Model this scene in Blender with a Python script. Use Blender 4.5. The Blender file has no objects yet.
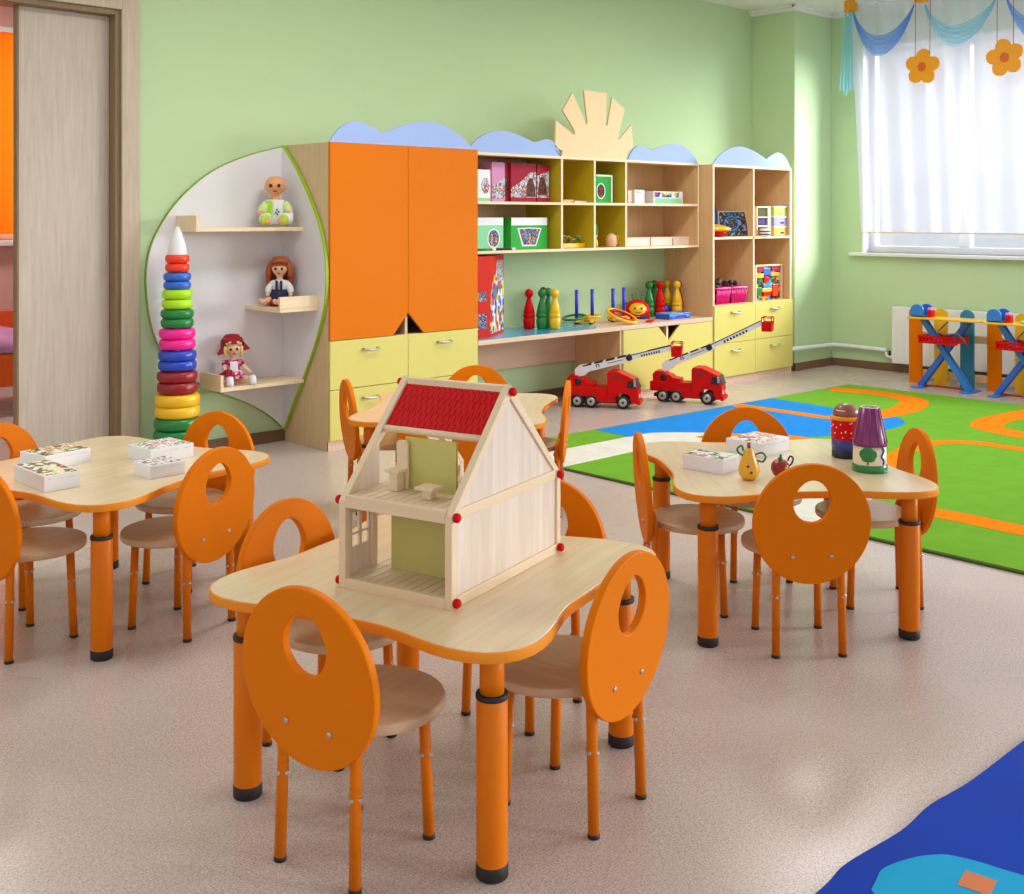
import bpy, bmesh, math, random
from mathutils import Vector, Matrix
random.seed(7)
S = bpy.context.scene
COL = S.collection
R = math.radians
PI = math.pi
CAM_H = 1.35

# ------------------------------------------------------------------ colours and materials
def lin(c):
    c = c / 255.0
    return c / 12.92 if c <= 0.04045 else ((c + 0.055) / 1.055) ** 2.4
def rgb(r, g, b):
    return (lin(r), lin(g), lin(b), 1.0)
MATS = {}
def base_mat(name):
    m = bpy.data.materials.new(name)
    m.use_nodes = True
    nt = m.node_tree
    return m, nt, nt.nodes['Principled BSDF']
def mat(name, col, rough=0.45, metal=0.0, spec=0.5, coat=0.0, var=0.04, scale=18.0, bump=0.0, stretch=None):
    """plain material with a slight procedural tone variation"""
    m, nt, b = base_mat(name)
    N, L = nt.nodes, nt.links
    tc = N.new('ShaderNodeTexCoord')
    mp = N.new('ShaderNodeMapping')
    if stretch: mp.inputs['Scale'].default_value = stretch
    L.new(tc.outputs['Object'], mp.inputs['Vector'])
    nz = N.new('ShaderNodeTexNoise'); nz.inputs['Scale'].default_value = scale; nz.inputs['Detail'].default_value = 4
    L.new(mp.outputs[0], nz.inputs['Vector'])
    mx = N.new('ShaderNodeMix'); mx.data_type = 'RGBA'
    c = rgb(*col)
    mx.inputs[6].default_value = tuple(max(0, v * (1 - var)) for v in c[:3]) + (1,)
    mx.inputs[7].default_value = tuple(min(1, v * (1 + var)) for v in c[:3]) + (1,)
    L.new(nz.outputs['Fac'], mx.inputs[0])
    L.new(mx.outputs[2], b.inputs['Base Color'])
    b.inputs['Roughness'].default_value = rough
    b.inputs['Metallic'].default_value = metal
    b.inputs['Specular IOR Level'].default_value = spec
    b.inputs['Coat Weight'].default_value = coat
    b.inputs['Coat Roughness'].default_value = 0.15
    if bump:
        bp = N.new('ShaderNodeBump'); bp.inputs['Strength'].default_value = bump; bp.inputs['Distance'].default_value = 0.002
        L.new(nz.outputs['Fac'], bp.inputs['Height']); L.new(bp.outputs[0], b.inputs['Normal'])
    MATS[name] = m
    return m
def wood(name, c1, c2, axis='x', rough=0.42, scale=6.0, coat=0.0):
    m, nt, b = base_mat(name)
    N, L = nt.nodes, nt.links
    tc = N.new('ShaderNodeTexCoord'); mp = N.new('ShaderNodeMapping')
    mp.inputs['Scale'].default_value = {'x': (0.5, 9, 9), 'y': (9, 0.5, 9), 'z': (9, 9, 0.5)}[axis]
    L.new(tc.outputs['Object'], mp.inputs['Vector'])
    nz = N.new('ShaderNodeTexNoise'); nz.inputs['Scale'].default_value = scale; nz.inputs['Detail'].default_value = 6
    nz.inputs['Distortion'].default_value = 0.6
    L.new(mp.outputs[0], nz.inputs['Vector'])
    rp = N.new('ShaderNodeValToRGB')
    rp.color_ramp.elements[0].position = 0.32; rp.color_ramp.elements[0].color = rgb(*c1)
    rp.color_ramp.elements[1].position = 0.68; rp.color_ramp.elements[1].color = rgb(*c2)
    L.new(nz.outputs['Fac'], rp.inputs[0]); L.new(rp.outputs[0], b.inputs['Base Color'])
    b.inputs['Roughness'].default_value = rough
    b.inputs['Coat Weight'].default_value = coat
    b.inputs['Coat Roughness'].default_value = 0.12
    MATS[name] = m
    return m
def blotch(name, cols, scale=30.0, rough=0.35, kind='noise', stretch=(1, 1, 1)):
    """printed picture: blotches of several colours"""
    m, nt, b = base_mat(name)
    N, L = nt.nodes, nt.links
    tc = N.new('ShaderNodeTexCoord'); mp = N.new('ShaderNodeMapping'); mp.inputs['Scale'].default_value = stretch
    L.new(tc.outputs['Object'], mp.inputs['Vector'])
    if kind == 'noise':
        nz = N.new('ShaderNodeTexNoise'); nz.inputs['Detail'].default_value = 3; out = 'Fac'
    else:
        nz = N.new('ShaderNodeTexVoronoi'); out = 'Color'
    nz.inputs['Scale'].default_value = scale
    L.new(mp.outputs[0], nz.inputs['Vector'])
    rp = N.new('ShaderNodeValToRGB'); rp.color_ramp.interpolation = 'CONSTANT'
    n = len(cols)
    lo, hi = (0.30, 0.68) if kind == 'noise' else (0.08, 0.9)
    while len(rp.color_ramp.elements) < n: rp.color_ramp.elements.new(0.5)
    for i, c in enumerate(cols):
        rp.color_ramp.elements[i].position = 0 if i == 0 else lo + (hi - lo) * i / n
        rp.color_ramp.elements[i].color = rgb(*c)
    L.new(nz.outputs[out], rp.inputs[0]); L.new(rp.outputs[0], b.inputs['Base Color'])
    b.inputs['Roughness'].default_value = rough + 0.15
    b.inputs['Specular IOR Level'].default_value = 0.2
    MATS[name] = m
    return m

mat('wall_green', (196, 221, 174), 0.75, var=0.025, scale=3, spec=0.2)
mat('wall_pink', (226, 178, 176), 0.8)
mat('ceiling_white', (243, 241, 240), 0.85)
mat('white_gloss', (240, 240, 243), 0.3)
mat('white_board', (232, 231, 235), 0.5, var=0.02)
mat('white_card', (242, 241, 245), 0.5, var=0.01)
mat('orange', (230, 121, 0), 0.5, var=0.02, spec=0.1)
mat('orange_door', (228, 119, 0), 0.5, var=0.02, spec=0.12)
mat('orange_edge_lit', (242, 146, 26), 0.45, spec=0.3)  # lighter orange: light from above painted into the table edge band
mat('orange_metal', (226, 118, 6), 0.42, var=0.03, spec=0.2)
mat('black_rubber', (34, 28, 28), 0.6)
mat('steel', (190, 190, 190), 0.38, metal=0.85)
mat('yellow_door', (222, 209, 112), 0.45, var=0.02)
mat('olive', (204, 180, 34), 0.5)
mat('cloud_blue', (160, 184, 240), 0.5, var=0.02)
mat('sun_cream', (240, 208, 158), 0.5, var=0.03)
mat('lime', (160, 198, 20), 0.45)
mat('brown_base', (120, 88, 66), 0.5)
mat('red', (216, 12, 12), 0.4, spec=0.15)
mat('red_dark', (150, 16, 26), 0.35, coat=0.2)
mat('green', (16, 128, 56), 0.3, coat=0.3)
mat('yellow', (250, 196, 24), 0.3, coat=0.3)
mat('blue', (28, 70, 190), 0.3, coat=0.3)
mat('peg_blue', (40, 60, 200), 0.3)
mat('sky_blue', (40, 130, 220), 0.35, coat=0.2)
mat('teal', (44, 138, 178), 0.45)
mat('pink', (250, 20, 150), 0.3, coat=0.2)
mat('lime_toy', (180, 235, 20), 0.3, coat=0.2)
mat('orange_red', (250, 58, 18), 0.3, coat=0.2)
mat('mid_blue', (44, 104, 205), 0.3, coat=0.2)
mat('grey', (96, 98, 104), 0.5)
mat('dark', (30, 28, 34), 0.5)
mat('skin_doll', (238, 168, 112), 0.45)
mat('skin_pale', (244, 196, 160), 0.45)
mat('hair_brown', (172, 88, 38), 0.55, var=0.3, scale=40, bump=0.6)
mat('hair_blonde', (240, 208, 130), 0.55, var=0.2, scale=40)
mat('cloth_white', (240, 240, 244), 0.8)
mat('cloth_lime', (186, 232, 60), 0.8)
mat('cloth_mint', (206, 236, 160), 0.8)
mat('head_brown', (152, 84, 78), 0.4, coat=0.3)
mat('cloth_navy', (36, 34, 74), 0.8)
mat('cloth_red', (156, 12, 36), 0.8, var=0.1)
mat('blind_orange', (255, 168, 34), 0.7)
mat('bed_orange', (236, 92, 20), 0.5)
mat('blanket', (196, 134, 186), 0.8, var=0.35, scale=9)
mat('mat_blue', (8, 62, 180), 0.6, var=0.12, scale=4, spec=0.12)
mat('mat_cyan', (16, 166, 218), 0.6, var=0.04, spec=0.15)
mat('mat_orange', (214, 120, 70), 0.6)
mat('pine', (236, 212, 176), 0.55, var=0.05, scale=12, stretch=(1, 1, 8))
mat('pine_green', (206, 196, 112), 0.55, var=0.05)
wood('ply', (222, 202, 182), (236, 220, 204), 'z', 0.55, scale=5)
mat('roof_red', (205, 8, 16), 0.6, var=0.12, scale=60, spec=0.15)
mat('flower_orange', (244, 160, 14), 0.6)
mat('flower_core', (216, 96, 20), 0.6)
mat('string_red', (180, 60, 50), 0.7)
mat('pear_yellow', (246, 178, 30), 0.3, var=0.18, scale=12, coat=0.4)
mat('purple', (128, 30, 104), 0.35, var=0.25, scale=40, coat=0.3)
mat('cream_paint', (240, 226, 190), 0.35, coat=0.3)
mat('navy', (54, 56, 140), 0.35, coat=0.3)
mat('building', (232, 238, 246), 0.8)
mat('grey_blue', (170, 190, 222), 0.3)
mat('lilac', (170, 160, 235), 0.5, spec=0.15)
mat('lime_box', (190, 220, 90), 0.5, spec=0.15)
mat('amber_box', (250, 186, 80), 0.5, spec=0.15)
mat('olive_dark', (78, 80, 8), 0.5, spec=0.15)
mat('violet_dark', (62, 42, 112), 0.5, spec=0.15)
mat('pale_box', (240, 214, 200), 0.5)
mat('green_card', (58, 178, 70), 0.55, spec=0.15)
mat('green_card_pale', (150, 222, 170), 0.55, spec=0.15)
mat('pink_card', (222, 150, 200), 0.55, spec=0.15)
mat('maroon_card', (166, 34, 56), 0.55, spec=0.15)
mat('red_card', (214, 44, 30), 0.55, spec=0.15)
mat('mat_film', (70, 172, 206), 0.25, coat=0.4)
wood('maple', (226, 202, 160), (238, 217, 180), 'x', 0.32, coat=0.25)
wood('seat_wood', (206, 172, 134), (216, 184, 148), 'x', 0.36, coat=0.15)
wood('oak_pale', (212, 182, 138), (222, 194, 152), 'z', 0.45)
wood('oak_tan', (222, 178, 126), (230, 190, 140), 'z', 0.5)
wood('desk_wood', (224, 190, 162), (232, 202, 176), 'x', 0.42)
wood('edge_wood', (238, 214, 172), (244, 222, 184), 'x', 0.42)
wood('door_wood', (196, 181, 165), (210, 196, 180), 'z', 0.5, scale=7)
wood('casing_wood', (192, 174, 152), (206, 189, 168), 'z', 0.5, scale=7)
wood('casing_dark', (128, 104, 70), (144, 120, 84), 'z', 0.5, scale=9)
blotch('print_leaf', [(244, 240, 230), (190, 150, 120), (240, 226, 170), (120, 60, 50), (150, 170, 80), (244, 240, 236)], 18)
blotch('print_fruit', [(244, 240, 230), (230, 220, 130), (244, 240, 230), (70, 120, 60), (190, 80, 60), (238, 232, 200)], 22)
blotch('print_pink', [(246, 240, 240), (220, 150, 150), (246, 240, 240), (120, 170, 110), (246, 240, 240), (180, 110, 110)], 19)
blotch('print_grey', [(238, 236, 240), (190, 170, 150), (240, 238, 240), (150, 110, 100), (240, 240, 242)], 22)
blotch('print_mint', [(206, 232, 204), (240, 240, 240), (190, 224, 190), (110, 100, 96), (236, 236, 236), (210, 150, 130)], 13)
blotch('print_peach', [(244, 240, 240), (240, 236, 236), (220, 170, 150), (246, 240, 240), (180, 110, 100), (240, 238, 240)], 13)
blotch('print_winter', [(206, 218, 236), (140, 172, 208), (220, 226, 238), (150, 110, 116), (184, 84, 96), (206, 206, 160)], 34)
blotch('print_bear', [(150, 84, 40), (70, 36, 20), (110, 60, 30), (60, 32, 20)], 30)
blotch('print_toys', [(240, 220, 60), (230, 230, 240), (40, 80, 190), (220, 60, 40), (120, 130, 140), (236, 236, 240), (250, 210, 40)], 26, kind='vor')
blotch('print_scene', [(40, 60, 130), (230, 170, 120), (60, 60, 80), (120, 140, 200), (70, 90, 90)], 30)
blotch('print_game', [(150, 30, 34), (40, 110, 60), (230, 190, 40), (60, 150, 190), (200, 60, 40), (60, 40, 30)], 30, kind='vor')
blotch('print_night', [(40, 40, 60), (60, 110, 130), (90, 40, 40), (30, 30, 50), (120, 150, 170)], 26)
blotch('plaid', [(226, 130, 170), (180, 50, 96), (240, 190, 214), (150, 40, 80)], 60, rough=0.8, kind='vor')

def floor_mat():
    m, nt, b = base_mat('linoleum')
    N, L = nt.nodes, nt.links
    tc = N.new('ShaderNodeTexCoord')
    n1 = N.new('ShaderNodeTexNoise'); n1.inputs['Scale'].default_value = 230; n1.inputs['Detail'].default_value = 2
    n2 = N.new('ShaderNodeTexNoise'); n2.inputs['Scale'].default_value = 90; n2.inputs['Detail'].default_value = 3
    n3 = N.new('ShaderNodeTexNoise'); n3.inputs['Scale'].default_value = 1.3
    for n in (n1, n2, n3): L.new(tc.outputs['Object'], n.inputs['Vector'])
    r1 = N.new('ShaderNodeValToRGB')
    e = r1.color_ramp.elements
    e[0].position = 0.36; e[0].color = rgb(150, 126, 114)
    e[1].position = 0.50; e[1].color = rgb(200, 185, 178)
    x = e.new(0.64); x.color = rgb(220, 209, 204)
    L.new(n1.outputs['Fac'], r1.inputs[0])
    r2 = N.new('ShaderNodeValToRGB')
    r2.color_ramp.elements[0].position = 0.35; r2.color_ramp.elements[0].color = rgb(190, 169, 158)
    r2.color_ramp.elements[1].position = 0.65; r2.color_ramp.elements[1].color = rgb(216, 201, 193)
    L.new(n2.outputs['Fac'], r2.inputs[0])
    mx = N.new('ShaderNodeMix'); mx.data_type = 'RGBA'; mx.inputs[0].default_value = 0.45
    L.new(r1.outputs[0], mx.inputs[6]); L.new(r2.outputs[0], mx.inputs[7])
    L.new(mx.outputs[2], b.inputs['Base Color'])
    mr = N.new('ShaderNodeMapRange'); mr.inputs[3].default_value = 0.22; mr.inputs[4].default_value = 0.32
    L.new(n3.outputs['Fac'], mr.inputs[0]); L.new(mr.outputs[0], b.inputs['Roughness'])
    b.inputs['Specular IOR Level'].default_value = 0.5
    MATS['linoleum'] = m
floor_mat()
def rug_mat(name, col):
    m = mat(name, col, 0.95, var=0.16, scale=9, spec=0.1, bump=0.5)
    return m
rug_mat('rug_green', (114, 172, 48)); rug_mat('rug_leaf', (150, 205, 60)); rug_mat('rug_blue', (36, 140, 226)); rug_mat('rug_white', (226, 224, 214)); rug_mat('rug_orange', (255, 134, 8))
mat('rug_side', (70, 90, 40), 0.9)
def sheer(name, col, transp, transl):
    m = bpy.data.materials.new(name); m.use_nodes = True
    nt = m.node_tree; N, L = nt.nodes, nt.links
    for n in list(N):
        if n.type != 'OUTPUT_MATERIAL': N.remove(n)
    out = [n for n in N if n.type == 'OUTPUT_MATERIAL'][0]
    d = N.new('ShaderNodeBsdfDiffuse'); t = N.new('ShaderNodeBsdfTranslucent'); p = N.new('ShaderNodeBsdfTransparent')
    tc = N.new('ShaderNodeTexCoord'); nz = N.new('ShaderNodeTexNoise'); nz.inputs['Scale'].default_value = 60
    L.new(tc.outputs['Object'], nz.inputs['Vector'])
    mxc = N.new('ShaderNodeMix'); mxc.data_type = 'RGBA'
    c = rgb(*col)
    mxc.inputs[6].default_value = tuple(v * 0.96 for v in c[:3]) + (1,); mxc.inputs[7].default_value = c
    L.new(nz.outputs['Fac'], mxc.inputs[0])
    L.new(mxc.outputs[2], d.inputs[0]); L.new(mxc.outputs[2], t.inputs[0])
    m1 = N.new('ShaderNodeMixShader'); m1.inputs[0].default_value = transl
    L.new(d.outputs[0], m1.inputs[1]); L.new(t.outputs[0], m1.inputs[2])
    m2 = N.new('ShaderNodeMixShader'); m2.inputs[0].default_value = transp
    L.new(m1.outputs[0], m2.inputs[1]); L.new(p.outputs[0], m2.inputs[2])
    L.new(m2.outputs[0], out.inputs[0])
    MATS[name] = m
sheer('sheer_white', (232, 233, 248), 0.34, 0.27)
sheer('swag_blue', (128, 188, 255), 0.3, 0.85)
sheer('swag_cyan', (170, 232, 252), 0.34, 0.85)
sheer('blind_cloth', (255, 158, 50), 0.02, 0.6)
def glass_mat():
    m = bpy.data.materials.new('glass'); m.use_nodes = True
    nt = m.node_tree; N, L = nt.nodes, nt.links
    for n in list(N):
        if n.type != 'OUTPUT_MATERIAL': N.remove(n)
    out = [n for n in N if n.type == 'OUTPUT_MATERIAL'][0]
    g = N.new('ShaderNodeBsdfGlossy'); g.inputs['Roughness'].default_value = 0.02
    p = N.new('ShaderNodeBsdfTransparent'); mx = N.new('ShaderNodeMixShader'); mx.inputs[0].default_value = 0.06
    L.new(p.outputs[0], mx.inputs[1]); L.new(g.outputs[0], mx.inputs[2]); L.new(mx.outputs[0], out.inputs[0])
    MATS['glass'] = m
glass_mat()

# ------------------------------------------------------------------ mesh helpers
class MB:
    """collects shapes that become ONE mesh object"""
    def __init__(self): self.bm = bmesh.new(); self.mi = 0; self.smooth = False
    def _fin(self, faces, smooth=None):
        for f in faces:
            f.material_index = self.mi
            f.smooth = self.smooth if smooth is None else smooth
    def box(self, x0, x1, y0, y1, z0, z1, M=None):
        vs = [self.bm.verts.new((x, y, z)) for z in (z0, z1) for y in (y0, y1) for x in (x0, x1)]
        if M: 
            for v in vs: v.co = M @ v.co
        fs = [self.bm.faces.new([vs[i] for i in q]) for q in ((0, 2, 3, 1), (4, 5, 7, 6), (0, 1, 5, 4), (2, 6, 7, 3), (0, 4, 6, 2), (1, 3, 7, 5))]
        self._fin(fs, False); return self
    def prism(self, pts, d0, d1, axis='z', M=None, smooth_side=False):
        """polygon extruded along an axis; pts are (a, b): z:(x,y)  y:(x,z)  x:(y,z)"""
        def P(a, b, d): return {'z': (a, b, d), 'y': (a, d, b), 'x': (d, a, b)}[axis]
        A = [self.bm.verts.new(P(a, b, d0)) for a, b in pts]; B = [self.bm.verts.new(P(a, b, d1)) for a, b in pts]
        if M:
            for v in A + B: v.co = M @ v.co
        n = len(pts); fs = []
        f1 = self.bm.faces.new(A); f2 = self.bm.faces.new(list(reversed(B)))
        for i in range(n):
            f = self.bm.faces.new([A[i], B[i], B[(i + 1) % n], A[(i + 1) % n]]); fs.append(f)
        self._fin([f1, f2], False); self._fin(fs, smooth_side)
        bmesh.ops.recalc_face_normals(self.bm, faces=fs + [f1, f2])
        return self
    def ring_prism(self, outer, inner, d0, d1, axis='z', M=None):
        def P(a, b, d): return {'z': (a, b, d), 'y': (a, d, b), 'x': (d, a, b)}[axis]
        n = len(outer)
        lo = [[self.bm.verts.new(P(a, b, d)) for a, b in l] for l in (outer, inner) for d in (d0, d1)]
        if M:
            for l in lo:
                for v in l: v.co = M @ v.co
        O0, O1, I0, I1 = lo; fl = []; sd = []
        for i in range(n):
            j = (i + 1) % n
            fl += [self.bm.faces.new([O0[i], I0[i], I0[j], O0[j]]), self.bm.faces.new([O1[i], O1[j], I1[j], I1[i]])]
            sd += [self.bm.faces.new([O0[i], O0[j], O1[j], O1[i]]), self.bm.faces.new([I0[i], I1[i], I1[j], I0[j]])]
        self._fin(fl, False); self._fin(sd, True)
        bmesh.ops.recalc_face_normals(self.bm, faces=fl + sd)
        return self
    def tube(self, pts, r, n=12, closed=False, cap=True, r2=None, M=None):
        pts = [Vector(p) for p in pts]; m = len(pts); rings = []; prev = None
        for i, p in enumerate(pts):
            a = pts[i - 1] if (i > 0 or closed) else p
            b = pts[(i + 1) % m] if (i < m - 1 or closed) else p
            t = (b - a).normalized()
            if prev is None:
                up = Vector((0, 0, 1)) if abs(t.z) < 0.9 else Vector((1, 0, 0))
                u = t.cross(up).normalized()
            else:
                u = (prev - t * prev.dot(t)).normalized()
            prev = u; w = t.cross(u)
            rr = r if r2 is None else r + (r2 - r) * i / (m - 1)
            rings.append([self.bm.verts.new(p + (u * math.cos(2 * PI * k / n) + w * math.sin(2 * PI * k / n)) * rr) for k in range(n)])
        fs = []
        for i in range(m if closed else m - 1):
            A, B = rings[i], rings[(i + 1) % m]
            for k in range(n): fs.append(self.bm.faces.new([A[k], A[(k + 1) % n], B[(k + 1) % n], B[k]]))
        caps = []
        if cap and not closed:
            caps = [self.bm.faces.new(list(reversed(rings[0]))), self.bm.faces.new(rings[-1])]
        if M:
            for l in rings:
                for v in l: v.co = M @ v.co
        self._fin(fs, True); self._fin(caps, False)
        bmesh.ops.recalc_face_normals(self.bm, faces=fs + caps)
        return self
    def lathe(self, prof, n=24, M=None, c=(0, 0, 0), sx=1, sy=1):
        """prof: (radius, z) from bottom to top"""
        rings = []; tips = {}
        for i, (r, z) in enumerate(prof):
            if r < 1e-6: v = self.bm.verts.new((c[0], c[1], c[2] + z)); rings.append([v])
            else: rings.append([self.bm.verts.new((c[0] + sx * r * math.cos(2 * PI * k / n), c[1] + sy * r * math.sin(2 * PI * k / n), c[2] + z)) for k in range(n)])
        fs = []
        for i in range(len(prof) - 1):
            A, B = rings[i], rings[i + 1]
            for k in range(n):
                q = [A[k % len(A)], A[(k + 1) % n % len(A)], B[(k + 1) % n % len(B)], B[k % len(B)]]
                q2 = []
                for v in q:
                    if v not in q2: q2.append(v)
                if len(q2) >= 3: fs.append(self.bm.faces.new(q2))
        caps = []
        if len(rings[0]) > 1: caps.append(self.bm.faces.new(list(reversed(rings[0]))))
        if len(rings[-1]) > 1: caps.append(self.bm.faces.new(rings[-1]))
        if M:
            for l in rings:
                for v in l: v.co = M @ v.co
        self._fin(fs, True); self._fin(caps, False)
        bmesh.ops.recalc_face_normals(self.bm, faces=fs + caps)
        return self
    def ball(self, c, r, n=16, sx=1, sy=1, sz=1, M=None):
        k = max(6, n // 2)
        prof = [(r * math.sin(PI * i / k) if 0 < i < k else 0, -r * sz * math.cos(PI * i / k)) for i in range(k + 1)]
        return self.lathe(prof, n, M, c, sx, sy)
    def torus(self, c, Rm, r, n=32, k=12, sz=1.0, M=None, sq=1.0):
        def pw(v): return math.copysign(abs(v) ** sq, v)
        rings = []
        for i in range(n):
            a = 2 * PI * i / n
            rings.append([self.bm.verts.new((c[0] + math.cos(a) * (Rm + r * pw(math.cos(2 * PI * j / k))), c[1] + math.sin(a) * (Rm + r * pw(math.cos(2 * PI * j / k))), c[2] + sz * r * pw(math.sin(2 * PI * j / k)))) for j in range(k)])
        fs = [self.bm.faces.new([rings[i][j], rings[(i + 1) % n][j], rings[(i + 1) % n][(j + 1) % k], rings[i][(j + 1) % k]]) for i in range(n) for j in range(k)]
        if M:
            for l in rings:
                for v in l: v.co = M @ v.co
        self._fin(fs, True)
        bmesh.ops.recalc_face_normals(self.bm, faces=fs)
        return self
    def grid(self, fn, nu, nv, smooth=True):
        V = [[self.bm.verts.new(fn(i / nu, j / nv)) for j in range(nv + 1)] for i in range(nu + 1)]
        fs = [self.bm.faces.new([V[i][j], V[i + 1][j], V[i + 1][j + 1], V[i][j + 1]]) for i in range(nu) for j in range(nv)]
        self._fin(fs, smooth); return self
    def build(self, name, m, parent=None, bevel=0.0, label=None, solid=0.0):
        me = bpy.data.meshes.new(name); self.bm.to_mesh(me); self.bm.free()
        for x in (m if isinstance(m, (list, tuple)) else [m]): me.materials.append(MATS[x])
        o = bpy.data.objects.new(name, me); COL.objects.link(o)
        if parent is not None: o.parent = parent
        if solid:
            md = o.modifiers.new('thickness', 'SOLIDIFY'); md.thickness = solid; md.offset = 0
        if bevel:
            md = o.modifiers.new('rounding', 'BEVEL'); md.width = bevel; md.segments = 2; md.limit_method = 'ANGLE'; md.angle_limit = R(40)
        if label: o['label'] = label
        return o

def tag(o, label, cat, group=None, kind=None):
    o['label'] = label; o['category'] = cat
    if group: o['group'] = group
    if kind: o['kind'] = kind
    return o
def thing(name, label, cat, loc=(0, 0, 0), rz=0.0, group=None):
    o = bpy.data.objects.new(name, None); COL.objects.link(o); o.empty_display_size = 0.05
    o.location = loc; o.rotation_euler = (0, 0, rz)
    return tag(o, label, cat, group)
def struct(name, mb, m, label=None, parent=None, bevel=0.0, cat=None):
    o = mb.build(name, m, parent, bevel)
    if parent is None:
        o['kind'] = 'structure'
        if label: o['label'] = label
        if cat: o['category'] = cat
    return o
def copy_tree(o, parent=None):
    c = o.copy(); COL.objects.link(c)
    if parent is not None: c.parent = parent
    for ch in list(o.children): copy_tree(ch, c)
    return c
def dup(o, label, loc, rz=0.0, group=None):
    c = copy_tree(o); c.location = loc; c.rotation_euler = (0, 0, rz); c['label'] = label
    if group: c['group'] = group
    return c
def smooth_curve(pts, per=8, closed=False):
    """Catmull-Rom through 2-D points"""
    out = []; n = len(pts)
    for i in range(n if closed else n - 1):
        p0 = pts[(i - 1) % n] if (closed or i > 0) else pts[i]
        p1, p2 = pts[i], pts[(i + 1) % n]
        p3 = pts[(i + 2) % n] if (closed or i + 2 < n) else p2
        for k in range(per):
            t = k / per
            out.append(tuple(0.5 * (2 * b + (c - a) * t + (2 * a - 5 * b + 4 * c - d) * t * t + (-a + 3 * b - 3 * c + d) * t ** 3) for a, b, c, d in zip(p0, p1, p2, p3)))
    if not closed: out.append(tuple(pts[-1]))
    return out
def offset_loop(pts, d):
    """shrink/grow a closed 2-D loop by d along its normals"""
    n = len(pts); out = []
    area = sum(pts[i][0] * pts[(i + 1) % n][1] - pts[(i + 1) % n][0] * pts[i][1] for i in range(n))
    s = 1 if area > 0 else -1
    for i in range(n):
        a, b = pts[i - 1], pts[(i + 1) % n]
        tx, ty = b[0] - a[0], b[1] - a[1]; l = math.hypot(tx, ty) or 1
        out.append((pts[i][0] + s * ty / l * d, pts[i][1] - s * tx / l * d))
    return out
def rrect(w, h, r, n=5):
    out = []
    for cx, cy, a0 in ((w / 2 - r, h / 2 - r, 0), (-w / 2 + r, h / 2 - r, 90), (-w / 2 + r, -h / 2 + r, 180), (w / 2 - r, -h / 2 + r, 270)):
        for i in range(n + 1):
            a = R(a0 + 90 * i / n); out.append((cx + r * math.cos(a), cy + r * math.sin(a)))
    return out

# ------------------------------------------------------------------ camera, daylight
cam = bpy.data.cameras.new('camera'); co = bpy.data.objects.new('camera', cam); COL.objects.link(co)
co.location = (0, 0, CAM_H); co.rotation_euler = (R(90), 0, R(46.6 - 90))
cam.sensor_width = 36; cam.lens = 36 * 1123 / 1024; cam.shift_y = -(447 - 216.5) / 1024
cam.clip_start = 0.05; cam.clip_end = 200
S.camera = co
S.view_settings.view_transform = 'Standard'; S.view_settings.look = 'None'
S.view_settings.gamma = 1.0; S.view_settings.use_curve_mapping = False
S.view_settings.exposure = 0.16
w = bpy.data.worlds.new('daylight'); S.world = w; w.use_nodes = True
bg = w.node_tree.nodes['Background']; bg.inputs[0].default_value = (0.93, 0.96, 1.0, 1); bg.inputs[1].default_value = 0.85
def sun(name, elev, azim, strength, angle, col):
    l = bpy.data.lights.new(name, 'SUN'); l.energy = strength; l.angle = R(angle); l.color = col
    o = bpy.data.objects.new(name, l); COL.objects.link(o)
    d = Vector((-math.cos(R(elev)) * math.cos(R(azim)), -math.cos(R(elev)) * math.sin(R(azim)), -math.sin(R(elev))))
    o.rotation_euler = d.to_track_quat('-Z', 'Y').to_euler(); o.location = (14, 0, 8)
    return o
sun('daylight_sun', 19, -39, 12.0, 42, (0.93, 0.965, 1.0))
def area(name, loc, sx, sy, power, rot, col=(1, 1, 1)):
    l = bpy.data.lights.new(name, 'AREA'); l.shape = 'RECTANGLE'; l.size = sx; l.size_y = sy; l.energy = power; l.color = col
    o = bpy.data.objects.new(name, l); COL.objects.link(o); o.location = loc; o.rotation_euler = rot
    return o

# added fill lights below the ceiling, out of view, to brighten the far half
for lx, ly, lp in ((0.8, 3.9, 20), (3.6, 3.9, 30), (6.6, 3.9, 34), (6.6, 1.0, 20)):
    area('overhead_fill', (lx, ly, 3.12), 1.2, 0.6, lp, (0, 0, 0), (1.0, 1.0, 1.0))

area('bedroom_fill', (2.4, 8.0, 3.1), 1.0, 0.5, 34, (0, 0, 0), (1.0, 0.95, 0.88))  # added light without a fixture, lifts the dark room beyond the doorway
area('bedroom_daylight', (3.42, 9.62, 2.0), 0.9, 1.6, 26, (R(-90), 0, 0), (1.0, 0.98, 0.95))

# ------------------------------------------------------------------ the room
WY = 5.88; WX = 9.148; CZ = 3.2
struct('floor', MB().box(-3.2, 9.3, -8.0, 10.2, -0.06, 0), 'linoleum', 'speckled beige linoleum floor of the playroom')
struct('ceiling', MB().box(-3.2, 9.3, -6.0, 10.2, CZ, CZ + 0.1), 'ceiling_white', 'white ceiling')
DX0, DX1, DZ = 0.7, 2.645, 2.474                                  # doorway in the back wall
struct('wall_back', MB().box(DX1, 9.3, WY, WY + 0.16, 0, CZ).box(-3.2, DX0, WY, WY + 0.16, 0, CZ).box(DX0, DX1, WY, WY + 0.16, DZ, CZ), 'wall_green', 'green painted wall behind the cabinets')
struct('wall_corner', MB().box(8.54, WX, 5.435, WY, 0, CZ), 'wall_green', 'green boxed-in pier in the room corner', bevel=0.006)
W1 = (0.75, 5.13, 1.03, 2.86); W2 = (-4.2, -0.3, 1.03, 2.86)       # window openings in the right wall (y0, y1, z0, z1)
mb = MB()
ys = [-8.0, W2[0], W2[1], W1[0], W1[1], WY + 0.16]
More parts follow.
